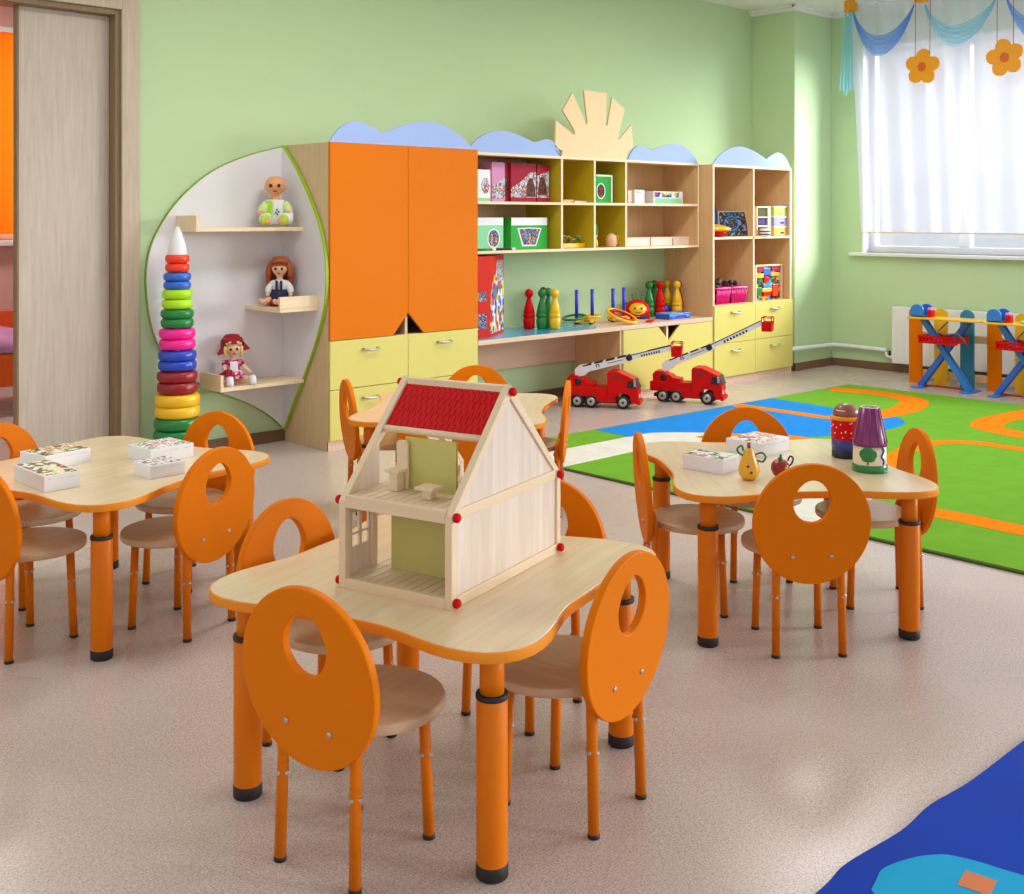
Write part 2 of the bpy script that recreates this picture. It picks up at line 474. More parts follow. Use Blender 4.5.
for a, b, op in ((0, 1, None), (1, 2, W2), (2, 3, None), (3, 4, W1), (4, 5, None)):
    if op: mb.box(WX, WX + 0.3, ys[a], ys[b], 0, op[2]).box(WX, WX + 0.3, ys[a], ys[b], op[3], CZ)
    else: mb.box(WX, WX + 0.3, ys[a], ys[b], 0, CZ)
struct('wall_right', mb, 'wall_green', 'green painted window wall')
bz = 0.068
struct('baseboard_back', MB().box(2.74, 3.66, WY - 0.016, WY, 0, bz).box(4.79, 6.19, WY - 0.016, WY, 0, bz).box(8.40, 8.54, WY - 0.016, WY, 0, bz), 'brown_base', 'brown baseboard along the green back wall', bevel=0.003)
struct('baseboard_corner', MB().box(8.524, 8.54, 5.42, WY, 0, bz).box(8.524, WX, 5.419, 5.435, 0, bz), 'brown_base', 'brown baseboard around the corner pier', bevel=0.003)
struct('baseboard_right', MB().box(WX - 0.016, WX, -3, 5.419, 0, bz), 'brown_base', 'brown baseboard under the window', bevel=0.003)
mb = MB()
def cornice(mb, a, b, n):
    (x0, y0), (x1, y1) = a, b
    for off, z0 in ((0.02, CZ - 0.05), (0.045, CZ - 0.022)):
        xs = sorted((x0, x1, x0 + n[0] * off, x1 + n[0] * off)); yy = sorted((y0, y1, y0 + n[1] * off, y1 + n[1] * off))
        mb.box(xs[0], xs[-1], yy[0], yy[-1], z0, CZ)
cornice(mb, (8.54, 5.435), (8.54, WY), (-1, 0)); cornice(mb, (8.5, 5.435), (WX, 5.435), (0, -1)); cornice(mb, (WX, -3), (WX, 5.435), (-1, 0))
struct('trim_1', mb, 'ceiling_white', 'white ceiling cornice around the corner pier')
# window 1
def window(name, W, label):
    y0, y1, z0, z1 = W
    mb = MB(); x0, x1 = WX + 0.12, WX + 0.19
    t = 0.06
    mb.box(x0, x1, y0, y1, z0, z0 + t).box(x0, x1, y0, y1, z1 - t, z1).box(x0, x1, y0, y0 + t, z0 + t, z1 - t).box(x0, x1, y1 - t, y1, z0 + t, z1 - t)
    n = 5
    for i in range(1, n):
        y = y0 + (y1 - y0) * i / n; mb.box(x0, x1, y - 0.05, y + 0.05, z0 + t, z1 - t)
    fr = mb.build(name, 'white_gloss', None, 0.006); fr['kind'] = 'structure'; fr['label'] = label
    g = MB().box(x0 + 0.03, x0 + 0.036, y0 + t, y1 - t, z0 + t, z1 - t).build('pane', 'glass', fr)
    rv = MB().box(WX + 0.002, x0, y1 - 0.012, y1, z0, z1).box(WX + 0.002, x0, y0, y0 + 0.012, z0, z1).box(WX + 0.002, x0, y0 + 0.012, y1 - 0.012, z1 - 0.012, z1).build('reveal', 'white_gloss', fr)
    sl = MB().box(WX - 0.06, x0, y0 - 0.1, y1 + 0.1, z0 - 0.03, z0).build('sill', 'white_gloss', fr, 0.006)
    return fr
window('window_1', W1, 'white framed window behind the sheer curtain')
window('window_3', W2, 'white framed window further along the right wall')
b1 = thing('apartment_building', 'pale grey building outside, glimpsed under the curtain hem', 'building', (26, 9, -4))
MB().box(-3, 3, -5, 5, 0, 6).build('wall', 'building', b1)
MB().box(-3.2, 3.2, -5.2, 5.2, 6, 6.3).build('roof', 'building', b1)
for j in range(1):
    MB().box(-3.05, -2.98, -4 + 2.4 * j, -2.8 + 2.4 * j, 3.2, 5.0).build('window', 'grey_blue', b1)

# doorway, sliding door and the room beyond
fr = MB()
fr.box(DX1 - 0.005, 2.738, WY - 0.022, WY, 0, 2.575).box(DX0 - 0.09, DX1 - 0.005, WY - 0.022, WY, DZ - 0.005, 2.575).box(DX0 - 0.09, DX0, WY - 0.022, WY, 0, DZ)
frame = fr.build('door_1', 'casing_wood', None, 0.004); frame['kind'] = 'structure'; frame['label'] = 'wide doorway casing of greyish oak'
MB().box(DX1 - 0.035, DX1, WY, WY + 0.16, 0, DZ).box(DX0, DX1 - 0.035, WY, WY + 0.16, DZ - 0.035, DZ).build('jamb', 'casing_dark', frame, 0.003)
dr = MB().box(2.13, DX1 - 0.035, WY + 0.075, WY + 0.115, 0.008, DZ - 0.035).build('door_2', 'door_wood', None, 0.003)
dr['kind'] = 'structure'; dr['label'] = 'sliding door panel of greyish oak, partly open'
MB().box(2.118, 2.13, WY + 0.07, WY + 0.12, 0.008, DZ - 0.035).build('edge_strip', 'casing_dark', dr, 0.002)
NY = 9.2
struct('wall_bedroom', MB().box(-1, 2.95, NY, NY + 0.15, 0, CZ).box(3.9, 6, NY, NY + 0.15, 0, CZ).box(2.95, 3.9, NY, NY + 0.15, 0, 1.16).box(2.95, 3.9, NY, NY + 0.15, 2.83, CZ), 'wall_pink', 'pink wall of the room beyond the doorway')
struct('wall_partition', MB().box(5.8, 5.95, WY + 0.16, NY, 0, CZ), 'wall_pink', 'pink side wall of the room beyond the doorway')
wf = MB().box(2.95, 3.9, NY + 0.05, NY + 0.1, 1.16, 1.22).box(2.95, 3.9, NY + 0.05, NY + 0.1, 2.77, 2.83).box(2.95, 3.01, NY + 0.05, NY + 0.1, 1.22, 2.77).box(3.84, 3.9, NY + 0.05, NY + 0.1, 1.22, 2.77).build('window_2', 'white_gloss', None, 0.004)
wf['kind'] = 'structure'; wf['label'] = 'window with orange blinds beyond the doorway'
MB().box(3.01, 3.84, NY + 0.07, NY + 0.076, 1.22, 2.77).build('pane', 'glass', wf)
MB().box(2.85, 4.0, NY - 0.1, NY + 0.05, 1.12, 1.16).build('sill', 'white_gloss', wf, 0.005)
bl = thing('vertical_blind', 'orange vertical blind hanging in the window beyond the doorway', 'blind', (2.95, NY - 0.03, 1.18))
MB().box(0, 0.95, -0.02, 0.03, 1.62, 1.66).build('headrail', 'white_gloss', bl)
for i in range(9):
    M = Matrix.Translation((0.05 + i * 0.105, 0, 0)) @ Matrix.Rotation(R(8), 4, 'Z')
    MB().box(-0.056, 0.056, -0.001, 0.001, 0.03, 1.62, M).build('slat', 'blind_cloth', bl)
bed = thing('childs_bed', 'orange wooden bed seen through the doorway gap', 'bed', (2.2, 7.85, 0))
MB().box(0, 1.6, 0, 0.03, 0.2, 0.42).build('side_board', 'bed_orange', bed, 0.005)
MB().prism(smooth_curve([(0.0, 0.2), (0.0, 0.66), (0.35, 0.78), (0.7, 0.66), (0.7, 0.2)], 6), 1.57, 1.6, 'x').build('headboard', 'bed_orange', bed)
MB().prism([(0.0, 0.2), (0.0, 0.6), (0.7, 0.6), (0.7, 0.2)], 0.0, 0.03, 'x').build('footboard', 'bed_orange', bed, 0.01)
MB().box(0.03, 1.57, 0.67, 0.7, 0.2, 0.66).build('side_board', 'bed_orange', bed, 0.005)
MB().box(0.03, 1.57, 0.03, 0.67, 0.3, 0.46).build('mattress', 'cloth_white', bed, 0.03)
for x in (0.02, 1.54):
    for y in (0.02, 0.64): MB().box(x, x + 0.05, y, y + 0.05, 0, 0.2).build('leg', 'bed_orange', bed)
def bk(u, v):
    return (2.25 + 1.4 * u, 7.845 + 0.62 * max(0, v - 0.06), (0.43 + 0.9 * min(v, 0.06)) + 0.16 * math.sin(PI * max(0, v - 0.06)) * (0.7 + 0.3 * math.sin(u * 9)))
tag(MB().grid(bk, 30, 14).build('blanket', 'blanket', solid=0.012), 'purple patterned blanket on the bed beyond the doorway', 'blanket')

# ------------------------------------------------------------------ wardrobe
FY = 5.387
def handle(mb, x, y, z, wd=0.1):
    mb.tube([(x - wd / 2, y, z), (x - wd / 2, y - 0.018, z - 0.002), (x - wd / 4, y - 0.024, z - 0.006), (x + wd / 4, y - 0.024, z - 0.006), (x + wd / 2, y - 0.018, z - 0.002), (x + wd / 2, y, z)], 0.007, 8)
wd = thing('wardrobe', 'tall wardrobe with two orange doors above four yellow drawers', 'wardrobe', (3.66, WY - 0.002, 0))
Wd, Dp, Ht = 1.134, WY - 0.002 - FY, 1.778
yf = -Dp
mb = MB()
mb.box(0, 0.02, yf + 0.02, 0, 0, Ht).box(Wd - 0.02, Wd, yf + 0.02, 0, 0, Ht).box(0.02, Wd - 0.02, yf + 0.02, 0, Ht - 0.02, Ht).box(0.02, Wd - 0.02, yf + 0.022, 0, 0.614, 0.634)
mb.box(0.02, Wd - 0.02, yf + 0.03, 0, 0.06, 0.08).box(0.02, Wd - 0.02, -0.012, 0, 0.08, Ht - 0.02).box(Wd / 2 - 0.01, Wd / 2 + 0.01, yf + 0.02, -0.012, 0.08, Ht - 0.02)
mb.build('carcass', 'oak_pale', wd, 0.0015)
MB().box(0.0, Wd, yf + 0.018, yf + 0.03, 0, 0.058).build('plinth', 'desk_wood', wd, 0.001)
mx = Wd / 2
MB().prism([(0.002, 0.637), (0.455, 0.637), (mx - 0.0015, 0.765), (mx - 0.0015, Ht), (0.002, Ht)], yf, yf + 0.018, 'y').build('door', 'orange_door', wd, 0.0015)
MB().prism([(mx + 0.0015, 0.765), (0.69, 0.637), (Wd - 0.002, 0.637), (Wd - 0.002, Ht), (mx + 0.0015, Ht)], yf, yf + 0.018, 'y').build('door', 'orange_door', wd, 0.0015)
for (x0, x1) in ((0.002, mx - 0.0015), (mx + 0.0015, Wd - 0.002)):
    for (z0, z1) in ((0.06, 0.349), (0.353, 0.633)):
        d = MB().box(x0, x1, yf, yf + 0.018, z0, z1).build('drawer', 'yellow_door', wd, 0.0015)
        h = MB(); handle(h, (x0 + x1) / 2, yf, z1 - 0.060); h.build('handle', 'steel', d)
def cloud(pts, y0, y1, base, parent, m='cloud_blue', name='cloud_crest'):
    return MB().prism(pts + [(pts[-1][0], base), (pts[0][0], base)], y0, y1, 'y').build(name, m, parent, 0.001)
def hump(x0, z0, x1, z1, top, n=14, skew=0.5):
    """one cloud hump from (x0,z0) to (x1,z1) with its top at height top"""
    out = []
    for i in range(n + 1):
        t = i / n
        s = math.sin(PI * t) ** 0.85
        zb = z0 + (z1 - z0) * t
        out.append((x0 + (x1 - x0) * t, zb + (top - max(z0, z1)) * s + (max(z0, z1) - zb) * s))
    return out
X0 = 3.66
pts = hump(0.0, 1.779, 4.035 - X0, 1.845, 1.905)[:-1] + hump(4.035 - X0, 1.845, 4.74 - X0, 1.79, 1.935) 
cloud(pts, yf + 0.002, yf + 0.018, Ht - 0.0, wd)

# ------------------------------------------------------------------ leaf-shaped corner shelf
cs = thing('corner_shelf', 'white leaf-shaped corner shelf with lime green edging', 'shelf', (3.656, WY - 0.001, 0))
leaf = [(3.649, 1.775), (3.407, 1.711), (3.176, 1.611), (2.999, 1.474), (2.881, 1.334), (2.808, 1.196), (2.776, 1.04), (2.783, 0.882), (2.803, 0.762), (2.845, 0.641), (2.93, 0.52), (3.087, 0.405), (3.221, 0.333), (3.407, 0.25), (3.551, 0.159), (3.649, 0.07)]
lp = [(a - 3.656, b) for a, b in smooth_curve(leaf, 5)]
MB().prism(lp, -0.017, 0, 'y').build('back_panel', 'white_board', cs)
def band(path, depth_a, depth_b, t, axis):
    """thin strip following an open path, t thick"""
    n = len(path); inner = []
    for i in range(n):
        a = path[max(0, i - 1)]; b = path[min(n - 1, i + 1)]; tx, ty = b[0] - a[0], b[1] - a[1]; l = math.hypot(tx, ty)
        inner.append((path[i][0] + ty / l * t, path[i][1] - tx / l * t))
    return path, inner
def strip(path, t, d0, d1, axis, side=1):
    p, q = band(path, d0, d1, t * side, axis)
    mb = MB()
    for i in range(len(p) - 1):
        mb.prism([p[i], p[i + 1], q[i + 1], q[i]], d0, d1, axis)
    return mb
strip(lp, 0.005, -0.019, 0.0, 'y', -1).build('edge_strip', 'lime', cs)
fin = [(5.869, 1.775), (5.713, 1.629), (5.559, 1.437), (5.45, 1.25), (5.404, 1.066), (5.415, 0.861), (5.485, 0.67), (5.595, 0.474), (5.713, 0.292), (5.849, 0.072)]
fp = [(a - (WY - 0.001), b) for a, b in smooth_curve(fin, 6)]
MB().prism(fp + [(-0.0005, 0.07), (-0.0005, 1.775)], -0.016, -0.001, 'x').build('side_panel', 'white_board', cs)
strip(fp, 0.008, -0.018, 0.0, 'x', 1).build('edge_strip', 'lime', cs)
ox, oy = 3.656, WY - 0.001
def shelfpart(x0, x1, y0, y1, z, lip):
    mb = MB().box(x0 - ox, x1 - ox, y0 - oy, y1 - oy, z - 0.022, z)
    if lip[0] == 'L': mb.box(x0 - ox, x0 + 0.018 - ox, y0 - oy, y1 - oy, z, z + lip[1])
    if lip[0] == 'F': mb.box(x0 - ox, x1 - ox, y0 - oy, y0 + 0.018 - oy, z, z + lip[1])
    return mb.build('shelf_board', 'edge_wood', cs, 0.002)
shelfpart(2.955, 3.639, 5.63, 5.862, 1.288, ('L', 0.068))
shelfpart(3.385, 3.639, 5.475, 5.862, 0.830, ('F', 0.066))
shelfpart(3.10, 3.639, 5.625, 5.862, 0.397, ('L', 0.07))

# ------------------------------------------------------------------ hanging shelf unit
SY = 5.516
un = thing('wall_shelf', 'wide hanging shelf unit topped by a cut-out sun and clouds', 'shelf', (0, WY - 0.002, 0))
def U(y): return y - (WY - 0.002)
ux0, ux1, v1, v2, v3 = 4.802, 7.285, 5.703, 6.045, 6.392
zb, zm, zt = 1.122, 1.45, 1.775
MB().box(ux0, ux1, U(SY) + 0.004, 0, zt - 0.018, zt).box(ux0, ux1, U(SY) + 0.004, 0, zm - 0.018, zm).box(ux0, ux1, U(SY) + 0.004, 0, zb - 0.018, zb).box(ux0, ux0 + 0.018, U(SY) + 0.004, 0, zb, zt - 0.018).box(ux1 - 0.018, ux1, U(SY) + 0.004, 0, zb, zt - 0.018).build('carcass', 'oak_tan', un)
mb = MB()
for z in (zt, zm, zb): mb.box(ux0, ux1, U(SY), U(SY) + 0.004, z - 0.018, z)
for x in (ux0 + 0.009, v1, v2, v3, ux1 - 0.009):
    for a, b in ((zb, zm - 0.018), (zm, zt - 0.018)): mb.box(x - 0.009, x + 0.009, U(SY), U(SY) + 0.004, a, b)
mb.build('edge_banding', 'edge_wood', un)
for x in (v1, v2, v3):
    mb = MB()
    for a, b in ((zb, zm - 0.018), (zm, zt - 0.018)): mb.box(x - 0.009, x + 0.009, U(SY) + 0.004, -0.006, a, b)
    mb.build('divider', 'olive', un, label='olive yellow divider')
for xa, xb, m_, lab in ((ux0 + 0.018, v1, 'oak_tan', None), (v1, v3, 'olive', 'olive yellow back panel'), (v3, ux1 - 0.018, 'oak_tan', None)):
    MB().box(xa, xb, -0.006, 0, zb, zt - 0.018).build('back_panel', m_, un, label=lab)
cy0, cy1 = U(SY) + 0.006, U(SY) + 0.022
pts = hump(4.83, 1.79, 5.43, 1.862, 1.925)[:-1] + hump(5.43, 1.862, 5.70, 1.77, 1.89)
cloud(pts, cy0, cy1, zt, un)
pts = hump(6.42, 1.77, 6.70, 1.86, 1.885)[:-1] + hump(6.70, 1.86, 7.283, 1.77, 1.918)
cloud(pts, cy0, cy1, zt, un)
sunp = [(5.705, 1.775), (5.716, 1.813), (5.641, 1.839), (5.646, 2.03), (5.829, 1.932), (5.845, 1.945), (5.829, 1.975), (5.716, 2.10), (5.817, 2.235), (5.960, 2.018), (5.975, 2.019), (5.934, 2.262), (6.182, 2.258), (6.171, 2.018), (6.190, 2.019), (6.242, 2.232), (6.385, 2.15), (6.300, 1.926), (6.322, 1.925), (6.46, 2.04), (6.482, 1.875), (6.417, 1.834), (6.398, 1.775)]
MB().prism(sunp, cy0, cy1, 'y').build('sun_crest', 'sun_cream', un, 0.001)

# ------------------------------------------------------------------ desk top and low cabinet
dk = thing('desk', 'long shelf desk between the wardrobe and the low yellow cabinet', 'desk', (0, WY - 0.002, 0))
DT = 0.55
MB().box(4.796, 6.19, U(FY), -0.001, DT - 0.03, DT).build('desktop', 'desk_wood', dk, 0.002)
MB().box(4.796, 6.19, -0.03, -0.012, 0.262, DT - 0.03).build('modesty_panel', 'desk_wood', dk, 0.001)
lc = thing('low_cabinet', 'low cabinet with two yellow doors under the desk top', 'cabinet', (0, WY - 0.002, 0))
c0, c1 = 6.192, 7.292
MB().box(c0, c1, U(FY), -0.001, DT - 0.03, DT).build('worktop', 'desk_wood', lc, 0.002)
mm = 6.737
MB().box(c0, c0 + 0.02, U(FY) + 0.02, -0.001, 0, DT - 0.03).box(c1 - 0.02, c1, U(FY) + 0.02, -0.001, 0, DT - 0.03).box(c0 + 0.02, c1 - 0.02, U(FY) + 0.03, -0.001, 0.06, 0.08).box(c0 + 0.02, c1 - 0.02, -0.012, -0.001, 0.08, DT - 0.03).box(mm - 0.01, mm + 0.01, U(FY) + 0.02, -0.012, 0.08, DT - 0.03).build('carcass', 'oak_tan', lc, 0.001)
MB().box(c0, c0 + 0.02, U(FY) + 0.016, U(FY) + 0.02, 0.06, DT - 0.03).box(mm - 0.01, mm + 0.01, U(FY) + 0.016, U(FY) + 0.02, 0.08, DT - 0.03).build('edge_banding', 'edge_wood', lc)
MB().box(c0, c1, U(FY) + 0.022, U(FY) + 0.03, 0, 0.058).build('plinth', 'desk_wood', lc)
zt2 = DT - 0.033
MB().prism([(c0 + 0.022, 0.06), (mm - 0.0015, 0.06), (mm - 0.0015, 0.405), (6.617, zt2), (c0 + 0.022, zt2)], U(FY), U(FY) + 0.016, 'y').build('door', 'yellow_door', lc, 0.0015)
MB().prism([(mm + 0.0015, 0.06), (c1 - 0.002, 0.06), (c1 - 0.002, zt2), (6.875, zt2), (mm + 0.0015, 0.405)], U(FY), U(FY) + 0.016, 'y').build('door', 'yellow_door', lc, 0.0015)

# ------------------------------------------------------------------ tower shelf
tw = thing('tower_shelf', 'tall open shelf tower above four yellow cabinet fronts beside the corner pier', 'shelf', (7.296, WY - 0.002, 0))
TW, TH = 1.122, 1.765
TY = -(WY - 0.002 - 5.375)
xm = 0.562
MB().box(0, 0.02, TY + 0.02, 0, 0, TH).box(TW - 0.02, TW, TY + 0.02, 0, 0, TH).box(0.02, TW - 0.02, TY + 0.02, 0, TH - 0.018, TH).box(0.02, TW - 0.02, TY + 0.02, -0.006, 1.166, 1.184).box(0.02, TW - 0.02, TY + 0.02, -0.006, 0.622, 0.64).box(xm - 0.009, xm + 0.009, TY + 0.02, -0.006, 0.64, TH - 0.018).box(0.02, TW - 0.02, -0.006, 0, 0.06, TH - 0.018).box(0.02, TW - 0.02, TY + 0.03, -0.006, 0.06, 0.08).build('carcass', 'oak_tan', tw)
MB().box(0, 0.02, TY + 0.015, TY + 0.02, 0, TH).box(TW - 0.02, TW, TY + 0.015, TY + 0.02, 0, TH).box(0.02, TW - 0.02, TY + 0.015, TY + 0.02, TH - 0.018, TH).box(0.02, TW - 0.02, TY + 0.015, TY + 0.02, 1.166, 1.184).box(xm - 0.009, xm + 0.009, TY + 0.015, TY + 0.02, 0.64, TH - 0.018).build('edge_banding', 'edge_wood', tw)
MB().box(0.02, TW - 0.02, TY + 0.02, TY + 0.03, 0, 0.058).build('plinth', 'desk_wood', tw)
for (x0, x1) in ((0.002, xm - 0.0015), (xm + 0.0015, TW - 0.002)):
    for (z0, z1) in ((0.06, 0.329), (0.333, 0.638)):
        d = MB().box(x0, x1, TY, TY + 0.015, z0, z1).build('drawer', 'yellow_door', tw, 0.0015)
        h = MB(); handle(h, (x0 + x1) / 2, TY, z1 - 0.062, 0.11); h.build('handle', 'steel', d)
pts = hump(0.005, TH, 0.752, 1.832, 1.922)[:-1] + hump(0.752, 1.832, TW - 0.005, TH, 1.895)
cloud(pts, TY + 0.02, TY + 0.036, TH, tw)

# ------------------------------------------------------------------ tables
def flower(da=0.0, n=96, s=1.0):
    out = []
    for i in range(n):
        a = 2 * PI * i / n
        t = a - PI / 4
        r = 0.454 + 0.083 * math.cos(4 * t) + 0.017 * math.cos(8 * t)
        out.append((r * math.cos(a), r * math.sin(a)))
    return offset_loop(out, da) if da else out
TT = 0.49
def make_table(label, loc, rz):
    t = thing('flower_table', label, 'table', loc, rz, 'clover-shaped play tables')
    MB().prism(flower(-0.004), TT - 0.022, TT, 'z', smooth_side=True).build('tabletop', 'maple', t, 0.002)
    MB().ring_prism(flower(0.0), flower(-0.0045), TT - 0.023, TT - 0.001).build('edge_band', 'orange_edge_lit', t, 0.001)
    for k in range(4):
        a = PI / 4 + k * PI / 2; x, y = 0.466 * math.cos(a), 0.466 * math.sin(a)
        lg = MB().lathe([(0.0315, 0.028), (0.0325, 0.03), (0.0325, 0.365), (0.031, 0.367)], 28, c=(x, y, 0)).build('leg', 'orange_metal', t)
        MB().lathe([(0.0255, 0.366), (0.0255, TT - 0.022)], 24, c=(x, y, 0)).build('upper_tube', 'orange_metal', lg)
        MB().lathe([(0.0335, 0.3655), (0.034, 0.367), (0.034, 0.374), (0.033, 0.376), (0.0262, 0.376)], 28, c=(x, y, 0)).build('collar', 'black_rubber', lg)
        MB().lathe([(0.031, 0.0), (0.0335, 0.003), (0.0335, 0.028), (0.032, 0.03)], 28, c=(x, y, 0)).build('foot_cap', 'black_rubber', lg)
    return t
tA = make_table('clover-shaped table carrying the wooden dollhouse', (1.766, 2.113, 0), R(17.5))
def dup_table(label, loc, rz): return dup(tA, label, loc, rz)
dup_table('clover-shaped table with four white boxes in front of the sliding door', (1.646, 3.780, 0), R(19.9))
dup_table('clover-shaped table with painted cup dolls and fruit toys', (3.347, 2.205, 0), R(51.8))
dup_table('empty clover-shaped table behind the dollhouse, before the wardrobe', (3.318, 3.861, 0), R(39.7))

# ------------------------------------------------------------------ chairs (seat centre at the origin, facing +x)
def make_chair(label, loc, rz):
    t = thing('childs_chair', label, 'chair', loc, rz, 'round-backed orange childrens chairs')
    SZ = 0.315
    circ = [(0.045 + 0.161 * math.cos(2 * PI * i / 64), 0.165 * math.sin(2 * PI * i / 64)) for i in range(64)]
    MB().prism(circ, SZ - 0.024, SZ, 'z', smooth_side=True).build('seat', 'seat_wood', t, 0.006)
    N = 64
    outer = [(0.182 * math.cos(2 * PI * i / N), 0.186 * math.sin(2 * PI * i / N)) for i in range(N)]
    inner = []
    for i in range(N):
        a = 2 * PI * i / N; s = math.sin(a)
        wv = 0.060 * (1 - 0.16 * max(0, s))
        inner.append((wv * math.cos(a), 0.070 + 0.066 * s))
    M = Matrix.Translation((-0.135, 0, 0.415)) @ Matrix.Rotation(R(-4), 4, 'Y')
    bk = MB().ring_prism(outer, inner, -0.02, 0.0, 'x', M).build('backrest', 'orange', t, 0.003)
    for s in (-1, 1):
        Ms = M @ Matrix.Translation((-0.0205, s * 0.06, -0.10)) @ Matrix.Rotation(R(-90), 4, 'Y')
        MB().lathe([(0.0065, 0), (0.0065, 0.001), (0.005, 0.003), (0.002, 0.0032)], 14, Ms).build('screw', 'steel', bk)
    def leg(pts, name='leg'):
        top, bot = Vector(pts[-1]), Vector(pts[0])
        mb = MB().tube([bot + Vector((0, 0, 0.008)) * 1.0] + [Vector(p) for p in pts[1:]], 0.0125, 14)
        lg = mb.build(name, 'orange_metal', t)
        d = (Vector(pts[1]) - bot).normalized()
        MB().tube([bot, bot + d * 0.009], 0.0135, 14).build('foot_cap', 'black_rubber', lg)
        p = bot + d * 0.185
        mb2 = MB().tube([p + Vector((-0.0155, 0, 0)), p + Vector((0.0155, 0, 0))], 0.004, 8).tube([p + Vector((0, -0.0165, 0)), p + Vector((0, 0.0165, 0))], 0.0045, 8)
        mb2.build('bolt', 'steel', lg)
        q = bot + d * 0.202
        MB().tube([q, q + d * 0.004], 0.0131, 14).build('sleeve_ring', 'orange_metal', lg)
    for s in (-1, 1):
        leg([(0.118, s * 0.104, 0), (0.108, s * 0.098, SZ - 0.024)])
        leg([(-0.122, s * 0.104, 0), (-0.114, s * 0.100, 0.29), (-0.117, s * 0.096, 0.312), (-0.121, s * 0.082, 0.330), (-0.121, s * 0.062, 0.338)])
    MB().tube([(-0.106, -0.098, 0.281), (-0.106, 0.098, 0.281)], 0.009, 10).build('cross_bar', 'orange_metal', t)
    return t
ch = make_chair('orange chair nearest the camera, back turned, front left of dollhouse table', (1.408, 1.973, 0), R(13.0))
chairs = [
    ('orange chair at the right front side of the dollhouse table', 1.886, 1.791, 100.7),
    ('orange chair behind the dollhouse table, left of the dollhouse', 1.648, 2.425, -75.7),
    ('orange chair mostly hidden behind the right side of the dollhouse', 2.140, 2.223, 192.0),
    ('orange chair with its back to the camera at the fruit toy table', 3.108, 1.968, 49.2),
    ('orange chair seen edge-on left of the fruit toy table', 3.105, 2.415, -43.0),
    ('orange chair right of the painted cup dolls, facing the table', 3.660, 2.003, 136.4),
    ('orange chair behind the white boxes of the fruit toy table, against the rug', 3.597, 2.465, 227.0),
    ('orange chair turned away at the near right of the four-box table', 1.760, 3.452, 109.4),
    ('orange chair tucked in behind the four-box table, near the ring pyramid', 2.005, 3.866, 199.0),
    ('orange chair cut by the left picture edge before the four-box table', 1.311, 3.649, 18.1),
    ('orange chair behind the four-box table in front of the sliding door', 1.488, 4.097, 288.4),
    ('orange chair edge-on at the empty table, left, before the wardrobe', 3.143, 4.218, -24.0),
    ('orange chair at the far side of the empty table, before the desk', 3.692, 4.108, 243.0),
    ('orange chair edge-on at the empty table, in front of the left fire truck', 3.611, 3.674, 130.0),
    ('orange chair glimpsed through the dollhouse, at the empty table', 3.03, 3.60, 39.7),
]
for lab, x, y, a in chairs: dup(ch, lab, (x, y, 0), R(a))

# ------------------------------------------------------------------ dollhouse: +x = depth, -> right gable on -y side
hw, hd, he, hr = 0.314, 0.508, 0.203, 0.462
Rz = R(16.3)
dh = thing('dollhouse', 'open wooden dollhouse with a red tiled roof on the front table', 'dollhouse', (1.586, 1.868, TT), Rz)
# local frame: x 0..hd into the depth, y 0..hw to the left; front is x=0 (open), gables at y=0 and y=hw
b = 0.019
def gable(y0, y1, name):
    inn = 0.006
    ya, yb = (y0, y1)
    ym = (ya + yb) / 2
    fr = MB()
    fr.box(0, b, ya, yb, 0, he).box(hd - b, hd, ya, yb, 0, he).box(b, hd - b, ya, yb, 0, 0.024).box(b, hd - b, ya, yb, he - 0.012, he + 0.012)
    rp = [(0, he), (hd / 2, hr), (hd / 2, hr - 0.035), (0.024, he)]
    fr.prism([(0.0, he), (hd / 2, hr), (hd / 2, hr - 0.034), (0.022, he)], ya, yb, 'y').prism([(hd, he), (hd - 0.022, he), (hd / 2, hr - 0.034), (hd / 2, hr)], ya, yb, 'y')
    return fr
g = gable(0, b, 'right').build('gable_frame', 'pine', dh, 0.002)
MB().prism([(b, 0.024), (hd - b, 0.024), (hd - b, he - 0.012), (b, he - 0.012)], 0.006, 0.012, 'y').prism([(0.024, he + 0.012), (hd - 0.024, he + 0.012), (hd / 2, hr - 0.034)], 0.006, 0.012, 'y').build('panel', 'ply', g)
g2 = gable(hw - b, hw, 'left').build('gable_frame', 'pine', dh, 0.002)
mbp = MB()
win = [(0.05, 0.12), (0.075, 0.16)]
# left wall panel with a four-pane window opening near the middle
pa, pb = hw - 0.012, hw - 0.006
mbp.box(b, 0.036, pa, pb, 0.024, he - 0.012).box(0.036, 0.104, pa, pb, 0.024, 0.086).box(0.036, 0.104, pa, pb, 0.165, he - 0.012).box(0.062, 0.072, pa, pb, 0.086, 0.165).box(0.098, 0.104, pa, pb, 0.086, 0.165).box(0.036, 0.062, pa, pb, 0.113, 0.118).box(0.072, 0.098, pa, pb, 0.113, 0.118)
mbp.prism([(0.024, he + 0.012), (0.14, he + 0.012), (0.14, he + (hr - he) * 0.14 / (hd / 2) - 0.02), (0.12, he + (hr - he) * 0.12 / (hd / 2) - 0.02)], pa, pb, 'y')
mbp.build('panel', 'ply', g2)
MB().box(0.104, 0.124, hw - b, hw - 0.002, 0.024, he - 0.012).build('post', 'pine', g2, 0.001)
